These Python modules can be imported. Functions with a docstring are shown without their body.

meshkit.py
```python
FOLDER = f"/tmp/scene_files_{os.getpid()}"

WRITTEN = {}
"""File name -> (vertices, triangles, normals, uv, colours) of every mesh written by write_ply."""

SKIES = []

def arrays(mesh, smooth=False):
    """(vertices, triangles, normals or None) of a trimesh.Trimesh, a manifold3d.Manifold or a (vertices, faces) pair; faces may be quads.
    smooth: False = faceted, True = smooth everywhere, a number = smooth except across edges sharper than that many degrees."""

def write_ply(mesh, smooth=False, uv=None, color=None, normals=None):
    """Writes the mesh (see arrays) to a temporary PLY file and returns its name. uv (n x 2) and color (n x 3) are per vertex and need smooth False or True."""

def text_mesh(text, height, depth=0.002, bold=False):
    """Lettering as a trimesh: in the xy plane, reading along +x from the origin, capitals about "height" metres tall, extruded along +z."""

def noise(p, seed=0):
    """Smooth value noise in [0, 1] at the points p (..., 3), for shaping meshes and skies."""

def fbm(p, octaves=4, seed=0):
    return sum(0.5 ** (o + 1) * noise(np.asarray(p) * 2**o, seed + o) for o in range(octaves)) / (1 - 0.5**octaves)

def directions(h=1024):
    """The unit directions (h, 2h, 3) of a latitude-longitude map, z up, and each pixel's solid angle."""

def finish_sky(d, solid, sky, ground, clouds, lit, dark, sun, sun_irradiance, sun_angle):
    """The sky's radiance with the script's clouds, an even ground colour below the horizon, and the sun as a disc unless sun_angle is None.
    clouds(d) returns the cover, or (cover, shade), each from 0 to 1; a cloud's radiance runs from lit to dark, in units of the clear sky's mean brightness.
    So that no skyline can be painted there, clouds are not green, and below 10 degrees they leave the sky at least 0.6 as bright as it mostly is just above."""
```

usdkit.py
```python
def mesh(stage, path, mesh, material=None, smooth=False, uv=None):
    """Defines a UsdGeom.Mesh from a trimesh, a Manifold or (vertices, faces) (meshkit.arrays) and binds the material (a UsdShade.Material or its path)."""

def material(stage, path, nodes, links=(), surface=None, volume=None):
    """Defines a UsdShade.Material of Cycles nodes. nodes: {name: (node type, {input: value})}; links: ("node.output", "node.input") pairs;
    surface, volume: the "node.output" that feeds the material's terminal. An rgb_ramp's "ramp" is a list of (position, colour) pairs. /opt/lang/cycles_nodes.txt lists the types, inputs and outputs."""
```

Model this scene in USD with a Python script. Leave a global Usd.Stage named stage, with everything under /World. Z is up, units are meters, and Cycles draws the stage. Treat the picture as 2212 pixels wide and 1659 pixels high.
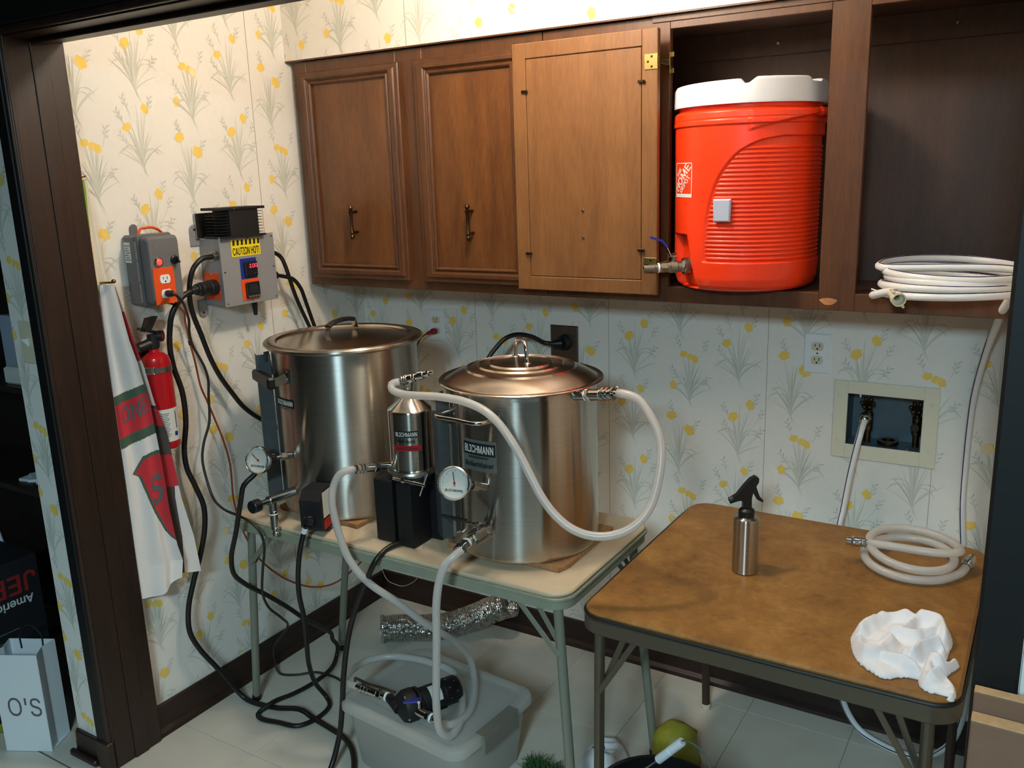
import math, random
import numpy as np, trimesh, usdkit, meshkit
from pxr import Usd, UsdGeom, UsdLux, Gf, Sdf, UsdShade, Vt
from trimesh.util import concatenate as cat

stage = Usd.Stage.CreateInMemory()
UsdGeom.SetStageUpAxis(stage, UsdGeom.Tokens.z)
UsdGeom.SetStageMetersPerUnit(stage, 1.0)
UsdGeom.Xform.Define(stage, '/World')
UsdGeom.Scope.Define(stage, '/World/Looks')
rng = random.Random(7)

# ---------------------------------------------------------------- camera
YAW, PITCH, ROLL, FPX = math.radians(-31.9193), math.radians(-13.4821), math.radians(-1.8726), 1900.7
EYE = np.array([2.247, -2.558, 1.667])
_f = np.array([math.sin(YAW) * math.cos(PITCH), math.cos(YAW) * math.cos(PITCH), math.sin(PITCH)])
_r = np.cross(_f, [0, 0, 1]); _r /= np.linalg.norm(_r)
_u = np.cross(_r, _f)
_R, _U = math.cos(ROLL) * _r + math.sin(ROLL) * _u, -math.sin(ROLL) * _r + math.cos(ROLL) * _u
cam = UsdGeom.Camera.Define(stage, '/World/camera')
m4 = np.eye(4); m4[0, :3], m4[1, :3], m4[2, :3], m4[3, :3] = _R, _U, -_f, EYE
cam.AddTransformOp().Set(Gf.Matrix4d(m4.tolist()))
cam.CreateHorizontalApertureAttr(36.0); cam.CreateVerticalApertureAttr(27.0)
cam.CreateFocalLengthAttr(36.0 * FPX / 2212)
cam.CreateClippingRangeAttr(Gf.Vec2f(0.05, 100))
cam.CreateExposureAttr(0.0)

# ---------------------------------------------------------------- lights
def srgb(r, g, b):
    c = np.array([r, g, b], float) / 255
    return tuple(np.where(c <= .04045, c / 12.92, ((c + .055) / 1.055) ** 2.4).tolist())

LAMP = (1.15, -.84, 2.30)
bulb = UsdLux.SphereLight.Define(stage, '/World/lamp_light')          # the bare bulb on the nook's ceiling
bulb.AddTranslateOp().Set(Gf.Vec3d(*LAMP)); bulb.CreateRadiusAttr(.06)
bulb.CreateColorAttr(Gf.Vec3f(1.0, .87, .72)); bulb.CreateIntensityAttr(185.0)
tubes = UsdLux.RectLight.Define(stage, '/World/tube_light')           # the fluorescent fitting of the room behind the camera
tubes.AddTranslateOp().Set(Gf.Vec3d(2.35, -4.05, 2.405)); tubes.CreateWidthAttr(.30); tubes.CreateHeightAttr(1.15)
tubes.CreateColorAttr(Gf.Vec3f(.57, .86, 1.0)); tubes.CreateIntensityAttr(138.0)

# ---------------------------------------------------------------- materials
M = {}
def mat(name, nodes, links, surface='p.BSDF'):
    M[name] = usdkit.material(stage, '/World/Looks/' + name, nodes, links, surface=surface)
    return M[name]

def plain(name, rgb, rough=.5, metal=0., var=.0, vscale=20., bump=0., bscale=150., **kw):
    """One colour with a little mottling and fine relief."""
    c = srgb(*rgb)
    n = {'p': ('principled_bsdf', dict(base_color=c, roughness=rough, metallic=metal, **kw)), 'g': ('geometry', {})}
    l = []
    if var:
        n['n'] = ('noise_texture', dict(scale=vscale, detail=4.))
        n['r'] = ('rgb_ramp', {'ramp': [(.3, tuple(x * (1 - var) for x in c)), (.7, tuple(min(1, x * (1 + var)) for x in c))]})
        l += [('g.position', 'n.vector'), ('n.fac', 'r.fac'), ('r.color', 'p.base_color')]
    if bump:
        n['bn'] = ('noise_texture', dict(scale=bscale, detail=3.)); n['b'] = ('bump', dict(strength=bump, distance=.002))
        l += [('g.position', 'bn.vector'), ('bn.fac', 'b.height'), ('b.normal', 'p.normal')]
    return mat(name, n, l)

def wood(name, dark, light, scale=(9, 9, 1.1), rough=.42, fine=1., coat=.0):
    d, li = srgb(*dark), srgb(*light)
    return mat(name, {
        'g': ('geometry', {}), 'm': ('mapping', {'scale': scale}), 'n': ('noise_texture', dict(scale=3., detail=6., roughness=.62, distortion=.6)),
        'm2': ('mapping', {'scale': tuple(x * 9 for x in scale)}), 'n2': ('noise_texture', dict(scale=4., detail=3.)),
        'mx': ('mix_float', dict(fac=.35)), 'r': ('rgb_ramp', {'ramp': [(.3, d), (.68, li)]}),
        'p': ('principled_bsdf', dict(roughness=rough, coat_weight=coat, coat_roughness=.25)), 'b': ('bump', dict(strength=.12 * fine, distance=.001))},
        [('g.position', 'm.vector'), ('m.vector', 'n.vector'), ('g.position', 'm2.vector'), ('m2.vector', 'n2.vector'), ('n.fac', 'mx.a'), ('n2.fac', 'mx.b'),
         ('mx.result', 'r.fac'), ('r.color', 'p.base_color'), ('n2.fac', 'b.height'), ('b.normal', 'p.normal')])

plain('wallpaper', (236, 231, 222), .75, var=.015, vscale=60, bump=.08, bscale=500)
mat('print', {'a': ('attribute', {'attribute': 'displayColor'}), 'p': ('principled_bsdf', dict(roughness=.75))}, [('a.color', 'p.base_color')])
plain('seam', (150, 145, 130), .8)
plain('ceiling_white', (225, 222, 214), .8, bump=.2, bscale=90)
plain('room_wall', (74, 72, 68), .8)
plain('room_carpet', (58, 52, 46), .9)
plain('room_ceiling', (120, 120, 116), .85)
plain('vinyl', (205, 198, 184), .42, var=.05, vscale=9, bump=.06, bscale=220)
plain('grout', (120, 112, 98), .8)
wood('dark_trim', (28, 17, 11), (54, 34, 22), (10, 10, 1.0), .4)
wood('base_trim', (30, 17, 12), (50, 29, 20), (1.2, 1.2, 12), .42)
wood('cabinet_wood', (66, 38, 19), (102, 62, 33), (9, 9, 1.0), .38, coat=.15)
wood('cabinet_panel', (78, 44, 21), (118, 73, 36), (6, 6, .9), .36, coat=.15)
wood('door_back', (102, 66, 37), (132, 90, 52), (7, 7, .8), .42)
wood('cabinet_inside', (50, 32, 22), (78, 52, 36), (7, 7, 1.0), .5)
plain('raw_wood', (176, 120, 72), .7, var=.2, vscale=60)
plain('groove', (48, 26, 14), .7)
plain('brass', (150, 112, 58), .3, 1., var=.15, vscale=60)
plain('antique_brass', (86, 66, 42), .35, 1., var=.2, vscale=80)
plain('pale_brass', (184, 160, 100), .35, 1.)
plain('chrome', (205, 203, 198), .14, 1.)
plain('dull_steel', (160, 158, 152), .32, 1., var=.08, vscale=40)
plain('galvanised', (74, 77, 78), .5, .2, var=.14, vscale=30)
def brushed(name, rgb, rough, aniso=1.):
    c = srgb(*rgb)
    mat(name, {'g': ('geometry', {}), 'm': ('mapping', {'scale': (5, 5, 420)}), 'n': ('noise_texture', dict(scale=1.5, detail=2.)), 'tc': ('texture_coordinate', {}),
               'r': ('rgb_ramp', {'ramp': [(.25, tuple(x * .9 for x in c)), (.75, tuple(min(1, x * 1.08) for x in c))]}), 't': ('combine_xyz', dict(x=0., y=0., z=1.)),
               'b': ('bump', dict(strength=.05, distance=.0006)), 'p': ('principled_bsdf', dict(metallic=1., roughness=rough, anisotropic=aniso, anisotropic_rotation=0.))},
        [('tc.object', 'm.vector'), ('m.vector', 'n.vector'), ('n.fac', 'r.fac'), ('r.color', 'p.base_color'), ('t.vector', 'p.tangent'), ('n.fac', 'b.height'), ('b.normal', 'p.normal')])
brushed('kettle_steel', (188, 182, 172), .3)
brushed('polished_kettle', (192, 186, 176), .21)
plain('lid_steel', (188, 176, 164), .2, 1., var=.05, vscale=25)
plain('black_plastic', (20, 20, 22), .42, bump=.1, bscale=400)
plain('matte_black', (13, 14, 16), .6, bump=.15, bscale=300)
plain('black_rubber', (22, 20, 18), .38)
plain('cable_black', (20, 18, 15), .4)
plain('brown_cord', (44, 36, 26), .45)
plain('orange_cord', (150, 62, 24), .5)
plain('red_plastic', (150, 24, 28), .45)
plain('grey_box', (104, 104, 106), .48, bump=.25, bscale=900)
plain('grey_steel_paint', (138, 138, 140), .42, bump=.08, bscale=700)
plain('orange_plate', (232, 82, 24), .45)
plain('white_plastic', (236, 237, 238), .4)
plain('ivory_plastic', (214, 206, 178), .45)
plain('slot_dark', (24, 20, 18), .7)
plain('label_yellow', (236, 212, 24), .5)
plain('label_white', (214, 214, 206), .55)
plain('label_blue', (28, 44, 130), .45)
plain('plate_grey', (124, 130, 124), .35, .5)
plain('ink', (22, 22, 22), .6)
plain('ink_grey', (96, 96, 96), .6)
plain('label_red', (168, 22, 26), .5)
plain('extinguisher_red', (178, 14, 24), .28, coat_weight=.4)
mat('lit_red', {'p': ('principled_bsdf', dict(base_color=srgb(200, 20, 20), roughness=.3, emission_color=(1., .05, .04), emission_strength=2.2))}, [])
mat('lit_digit', {'p': ('principled_bsdf', dict(base_color=srgb(200, 20, 20), roughness=.3, emission_color=(1., .05, .09), emission_strength=2.6))}, [])
plain('lcd', (40, 44, 46), .25)
plain('cooler_orange', (244, 58, 16), .38, bump=.12, bscale=500, coat_weight=.1)
plain('cooler_white', (226, 228, 234), .38)
plain('cooler_grey', (176, 184, 204), .4)
plain('lever_blue', (34, 40, 140), .4)
def tubing(name, rgb, trans, rough=.3):
    c = srgb(*rgb)
    mat(name, {'p': ('principled_bsdf', dict(base_color=c, roughness=rough, subsurface_weight=.6, subsurface_scale=.02, subsurface_radius=(1., 1., 1.), specular_ior_level=.5)),
               't': ('translucent_bsdf', {'color': c}), 'x': ('transparent_bsdf', {'color': (1., 1., 1.)}), 'm': ('mix_closure', {'fac': trans}), 'm2': ('mix_closure', {'fac': trans * .35})},
        [('p.BSDF', 'm.closure1'), ('t.BSDF', 'm.closure2'), ('m.closure', 'm2.closure1'), ('x.BSDF', 'm2.closure2')], 'm2.closure')
tubing('silicone', (244, 240, 234), .25)
tubing('clear_tube', (214, 212, 204), .45)
tubing('bin_plastic', (228, 228, 222), .45, .42)
plain('hose_white', (228, 226, 224), .35)
plain('hose_stripe', (24, 24, 80), .5)
plain('table_edge', (146, 148, 128), .45, .0, var=.06)
plain('table_beige', (206, 186, 156), .5, var=.06, vscale=14)
plain('leg_green', (128, 128, 112), .42, .0)
plain('leg_brown', (72, 54, 44), .4, .2)
plain('edge_bronze', (98, 88, 72), .36, .5)
plain('edge_black', (15, 13, 12), .55)
mat('leatherette', {'g': ('geometry', {}), 'n': ('noise_texture', dict(scale=7., detail=7., roughness=.68, distortion=.4)), 'n2': ('noise_texture', dict(scale=45., detail=4., roughness=.7)), 'mx': ('mix_float', dict(fac=.3)),
    'r': ('rgb_ramp', {'ramp': [(.32, srgb(102, 65, 25)), (.5, srgb(138, 95, 40)), (.68, srgb(166, 122, 62))]}), 'bn': ('noise_texture', dict(scale=500., detail=2.)),
    'b': ('bump', dict(strength=.15, distance=.0006)), 'p': ('principled_bsdf', dict(roughness=.5))},
    [('g.position', 'n.vector'), ('g.position', 'n2.vector'), ('n.fac', 'mx.a'), ('n2.fac', 'mx.b'), ('mx.result', 'r.fac'), ('r.color', 'p.base_color'), ('g.position', 'bn.vector'), ('bn.fac', 'b.height'), ('b.normal', 'p.normal')])
plain('cork', (168, 120, 78), .8, var=.25, vscale=120)
mat('foil', {'g': ('geometry', {}), 'v': ('voronoi_texture', dict(scale=70., feature='f1')), 'n': ('noise_texture', dict(scale=45., detail=3.)), 'ad': ('math', dict(math_type='add')), 'b': ('bump', dict(strength=.9, distance=.006)),
    'p': ('principled_bsdf', dict(base_color=srgb(206, 204, 200), metallic=1., roughness=.24))}, [('g.position', 'v.vector'), ('g.position', 'n.vector'), ('v.distance', 'ad.value1'), ('n.fac', 'ad.value2'), ('ad.value', 'b.height'), ('b.normal', 'p.normal')])
def cloth(name, rgb, b=.3):
    plain(name, rgb, .9, bump=b, bscale=700, sheen_weight=.2)
cloth('white_cloth', (232, 230, 232))
mat('towel_cloth', {'a': ('attribute', {'attribute': 'displayColor'}), 'g': ('geometry', {}), 'bn': ('noise_texture', dict(scale=600., detail=2.)), 'b': ('bump', dict(strength=.25, distance=.001)),
    'p': ('principled_bsdf', dict(roughness=.9, sheen_weight=.15))}, [('a.color', 'p.base_color'), ('g.position', 'bn.vector'), ('bn.fac', 'b.height'), ('b.normal', 'p.normal')])
cloth('green_cloth', (140, 190, 40)); cloth('teal_cloth', (30, 66, 84)); cloth('cream_cloth', (226, 216, 190))
plain('washbox_trim', (226, 220, 196), .5)
plain('washbox_inside', (92, 108, 116), .45, .6, var=.1)
plain('valve_metal', (96, 78, 54), .35, 1., var=.3, vscale=50)
plain('range_plate', (112, 92, 80), .4, .7)
plain('taupe_plastic', (128, 122, 110), .5)
plain('kraft', (132, 96, 74), .75, var=.05)
plain('kraft_edge', (190, 152, 108), .8, var=.1, vscale=80)
plain('paper_white', (222, 226, 228), .75)
plain('box_black', (26, 24, 28), .6); plain('box_red', (150, 30, 28), .6)
plain('shelf_dark', (40, 30, 26), .5)
plain('glove_yellow', (158, 150, 44), .5, var=.12, vscale=30)
plain('brush_green', (58, 96, 48), .85)
plain('gauge_face', (224, 220, 208), .4)
mat('glass', {'f': ('fresnel', {'IOR': 1.35}), 't': ('transparent_bsdf', {}), 'g': ('glossy_bsdf', {'roughness': .03}), 'm': ('mix_closure', {})},
    [('f.fac', 'm.fac'), ('t.BSDF', 'm.closure1'), ('g.BSDF', 'm.closure2')], 'm.closure')

# ---------------------------------------------------------------- mesh helpers
V = lambda *a: np.array(a, float)
def hull(pts): return trimesh.convex.convex_hull(np.asarray(pts, float))
def box(x0, x1, y0, y1, z0, z1, b=.002):
    """A box with chamfered edges."""
    b = min(b, abs(x1 - x0) / 3, abs(y1 - y0) / 3, abs(z1 - z0) / 3)
    if b <= 1e-6: return trimesh.creation.box(bounds=[[x0, y0, z0], [x1, y1, z1]])
    P = []
    for X, sx in ((x0, 1), (x1, -1)):
        for Y, sy in ((y0, 1), (y1, -1)):
            for Z, sz in ((z0, 1), (z1, -1)):
                P += [(X, Y + sy * b, Z + sz * b), (X + sx * b, Y, Z + sz * b), (X + sx * b, Y + sy * b, Z)]
    return hull(P)
def frame_of(d, up=(0, 0, 1)):
    d = np.asarray(d, float); d = d / np.linalg.norm(d)
    a = np.cross(up, d)
    if np.linalg.norm(a) < 1e-4: a = np.cross((1, 0, 0), d)
    a /= np.linalg.norm(a)
    return a, np.cross(d, a), d
def place(mesh, o, x, y, z):
    T = np.eye(4); T[:3, 0], T[:3, 1], T[:3, 2], T[:3, 3] = x, y, z, o
    mesh = mesh.copy(); mesh.apply_transform(T); return mesh
def obox(sx, sy, sz, o, d, up=(0, 0, 1), b=.002):
    """A box of sizes sx (sideways), sy (up), sz (along d), centred at o."""
    a, u, d = frame_of(d, up)
    return place(box(-sx / 2, sx / 2, -sy / 2, sy / 2, -sz / 2, sz / 2, b), o, a, u, d)
def lathe(prof, n=48, o=(0, 0, 0), d=(0, 0, 1), up=(0, 0, 1)):
    """Revolves [(r, h)] about the axis d from o; ends at r = 0 are closed."""
    prof = np.asarray(prof, float); t = np.linspace(0, 2 * np.pi, n, endpoint=False)
    v = np.stack([np.outer(prof[:, 0], np.cos(t)), np.outer(prof[:, 0], np.sin(t)), np.repeat(prof[:, 1:2], n, 1)], -1).reshape(-1, 3)
    f = []
    for i in range(len(prof) - 1):
        for j in range(n):
            a, b_, c, e = i * n + j, i * n + (j + 1) % n, (i + 1) * n + (j + 1) % n, (i + 1) * n + j
            f += [(a, b_, c), (a, c, e)]
    m = trimesh.Trimesh(v, f, process=False); m.merge_vertices()
    m.update_faces(m.nondegenerate_faces()); m.remove_unreferenced_vertices()
    a, u, dd = frame_of(d, up)
    return place(m, o, a, u, dd)
def rod(p, q, r, r1=None, n=20, c=None):
    """A solid rod from p to q with chamfered ends."""
    p, q = np.asarray(p, float), np.asarray(q, float); L = np.linalg.norm(q - p); r1 = r if r1 is None else r1
    c = min(min(r, r1) * .12 if c is None else c, L * .3)
    return lathe([(0, 0), (r - c, 0), (r, c), (r1, L - c), (r1 - c, L), (0, L)], n, p, q - p)
def pipe(p, q, r, ri, n=24):
    p, q = np.asarray(p, float), np.asarray(q, float); L = np.linalg.norm(q - p)
    return lathe([(ri, 0), (r, 0), (r, L), (ri, L), (ri, 0)], n, p, q - p)
def hexnut(p, q, r): return rod(p, q, r, n=6)
def spline(pts, step=.012, closed=False):
    P = np.asarray(pts, float)
    if closed: P = np.vstack([P[-1], P, P[0], P[1]])
    else: P = np.vstack([2 * P[0] - P[1], P, 2 * P[-1] - P[-2]])
    out = []
    for i in range(1, len(P) - 2):
        p0, p1, p2, p3 = P[i - 1:i + 3]
        k = max(2, int(np.linalg.norm(p2 - p1) / step))
        t0 = 0.; d1 = max(np.linalg.norm(p1 - p0) ** .5, 1e-4); d2 = max(np.linalg.norm(p2 - p1) ** .5, 1e-4); d3 = max(np.linalg.norm(p3 - p2) ** .5, 1e-4)
        t1 = d1; t2 = t1 + d2; t3 = t2 + d3
        for t in np.linspace(t1, t2, k, endpoint=False):
            a1 = (t1 - t) / (t1 - t0) * p0 + (t - t0) / (t1 - t0) * p1; a2 = (t2 - t) / (t2 - t1) * p1 + (t - t1) / (t2 - t1) * p2; a3 = (t3 - t) / (t3 - t2) * p2 + (t - t2) / (t3 - t2) * p3
            b1 = (t2 - t) / (t2 - t0) * a1 + (t - t0) / (t2 - t0) * a2; b2 = (t3 - t) / (t3 - t1) * a2 + (t - t1) / (t3 - t1) * a3
            out.append((t2 - t) / (t2 - t1) * b1 + (t - t1) / (t2 - t1) * b2)
    if not closed: out.append(P[-2])
    return np.array(out)
def sweep(path, section, closed=False, scale=None, cap=True):
    """Sweeps a 2-D section (k x 2, counter-clockwise) along a path with parallel transport."""
    P = np.asarray(path, float); S = np.asarray(section, float); n, k = len(P), len(S)
    T = np.gradient(P, axis=0)
    if closed: T = np.roll(P, -1, 0) - np.roll(P, 1, 0)
    T /= np.maximum(np.linalg.norm(T, axis=1, keepdims=True), 1e-9)
    a = frame_of(T[0])[0]; A = []
    for i in range(n):
        a = a - T[i] * (a @ T[i]); a /= max(np.linalg.norm(a), 1e-9); A.append(a)
    A = np.array(A); B = np.cross(T, A); sc = np.ones(n) if scale is None else np.asarray(scale)
    v = (P[:, None] + sc[:, None, None] * (S[None, :, :1] * A[:, None] + S[None, :, 1:] * B[:, None])).reshape(-1, 3)
    f = []
    for i in range(n if closed else n - 1):
        i2 = (i + 1) % n
        for j in range(k):
            j2 = (j + 1) % k
            f += [(i * k + j, i * k + j2, i2 * k + j2), (i * k + j, i2 * k + j2, i2 * k + j)]
    if not closed and cap:
        for j in range(1, k - 1): f += [(0, j + 1, j), ((n - 1) * k, (n - 1) * k + j, (n - 1) * k + j + 1)]
    return trimesh.Trimesh(v, f, process=False)
def circ(r, n=10): return [(r * math.cos(2 * math.pi * i / n), r * math.sin(2 * math.pi * i / n)) for i in range(n)]
def tube(pts, r, n=10, step=.012, closed=False, smooth=True):
    return sweep(spline(pts, step, closed) if smooth else pts, circ(r, n), closed)
def slab(poly, z0, z1, b=.003):
    """A prism of a convex polygon with bevelled rims."""
    P = np.asarray(poly, float); c = P.mean(0)
    Q = c + (P - c) * (1 - b / max(np.abs(P - c).max(), 1e-6))
    return hull([(x, y, z0 + b) for x, y in P] + [(x, y, z1 - b) for x, y in P] + [(x, y, z) for x, y in Q for z in (z0, z1)])
def rounded(x0, x1, y0, y1, r, n=7):
    out = []
    for cx, cy, a in ((x1 - r, y1 - r, 0), (x0 + r, y1 - r, 90), (x0 + r, y0 + r, 180), (x1 - r, y0 + r, 270)):
        for i in range(n + 1):
            t = math.radians(a + 90 * i / n); out.append((cx + r * math.cos(t), cy + r * math.sin(t)))
    return out
def text(s, h, o, x, y, depth=.0006, bold=False, align=.5, stretch=1.):
    """Lettering centred at o, reading along x with its top towards y."""
    m = meshkit.text_mesh(s, h, depth, bold); m.apply_scale([stretch, 1, 1]); lo, hi = m.bounds
    m.apply_translation([-(lo[0] + (hi[0] - lo[0]) * align), -h / 2, 0])
    x, y = np.asarray(x, float) / np.linalg.norm(x), np.asarray(y, float) / np.linalg.norm(y)
    return place(m, o, x, y, np.cross(x, y))
def wrap(m, c, R, az, z):
    """Bends a flat mesh (x along, y up, z out) onto the upright cylinder at c."""
    v = m.vertices.copy(); t = math.radians(az) + v[:, 0] / R; r = R + v[:, 2]
    m = m.copy(); m.vertices = np.stack([c[0] + r * np.cos(t), c[1] + r * np.sin(t), z + v[:, 1]], 1); return m
def flat_text(s, h, depth=.0006, bold=False, stretch=1., z=0):
    m = meshkit.text_mesh(s, h, depth, bold); m.apply_scale([stretch, 1, 1]); lo, hi = m.bounds
    m.apply_translation([-(lo[0] + hi[0]) / 2, -h / 2, z]); return m
def flat_patch(w, h, t=.0004, n=14, x=0, y=0, z=0):
    m = cat([box(x - w / 2 + w * i / n, x - w / 2 + w * (i + 1) / n, y - h / 2, y + h / 2, z, z + t, 0) for i in range(n)]); return m
def kp(c, az, r, z): return V(c[0] + r * math.cos(math.radians(az)), c[1] + r * math.sin(math.radians(az)), z)
def sphere(r, o, s=(1, 1, 1), sub=3):
    m = trimesh.creation.icosphere(sub, r); m.apply_scale(s); m.apply_translation(o); return m
def knob(o, d, r, L, n=24): return rod(o, np.asarray(o) + L * np.asarray(d, float) / np.linalg.norm(d), r, n=n)
def screw(o, d, r=.004, h=.002): return lathe([(0, h), (r * .7, h), (r, 0), (r, -.001), (0, -.001)], 12, o, d)

# ---------------------------------------------------------------- prims
used = {}
def numbered(parent, name):
    k = parent + '/' + name; used[k] = used.get(k, -1) + 1
    return k if used[k] == 0 else f'{k}_{used[k]:03d}'
def put(prim, label=None, category=None, group=None, kind=None):
    for k, v in (('label', label), ('category', category), ('group', group), ('kind', kind)):
        if v: prim.SetCustomDataByKey(k, v)
LOC = {}
def thing(name, label, category, loc=(0, 0, 0), group=None, kind=None):
    x = UsdGeom.Xform.Define(stage, numbered('/World', name)); x.AddTranslateOp().Set(Gf.Vec3d(*map(float, loc)))
    put(x.GetPrim(), label, category, group, kind); LOC[str(x.GetPath())] = np.asarray(loc, float)
    return str(x.GetPath())
def part(parent, name, mesh, material, label=None, kind=None, smooth=32, color=None):
    if isinstance(mesh, (list, tuple)): mesh = cat(list(mesh))
    mesh = mesh.copy(); top = '/' .join(parent.split('/')[:3]); off = LOC.get(top, np.zeros(3)); mesh.apply_translation(-off)
    path = numbered(parent, name)
    g = usdkit.mesh(stage, path, mesh, M[material], smooth=smooth if color is None else (True if smooth else False))
    if color is not None:
        pv = UsdGeom.PrimvarsAPI(g).CreatePrimvar('displayColor', Sdf.ValueTypeNames.Color3fArray, 'vertex'); pv.Set(Vt.Vec3fArray.FromNumpy(np.asarray(color, np.float32)))
    put(g.GetPrim(), label, kind=kind)
    return path
def one(name, mesh, material, label, category, group=None, kind=None, smooth=32):
    if isinstance(mesh, (list, tuple)): mesh = cat(list(mesh))
    path = numbered('/World', name); g = usdkit.mesh(stage, path, mesh, M[material], smooth=smooth); put(g.GetPrim(), label, category, group, kind); return path
def room(name, label, category, kind='structure'): return thing(name, label, category, kind=kind)

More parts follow.
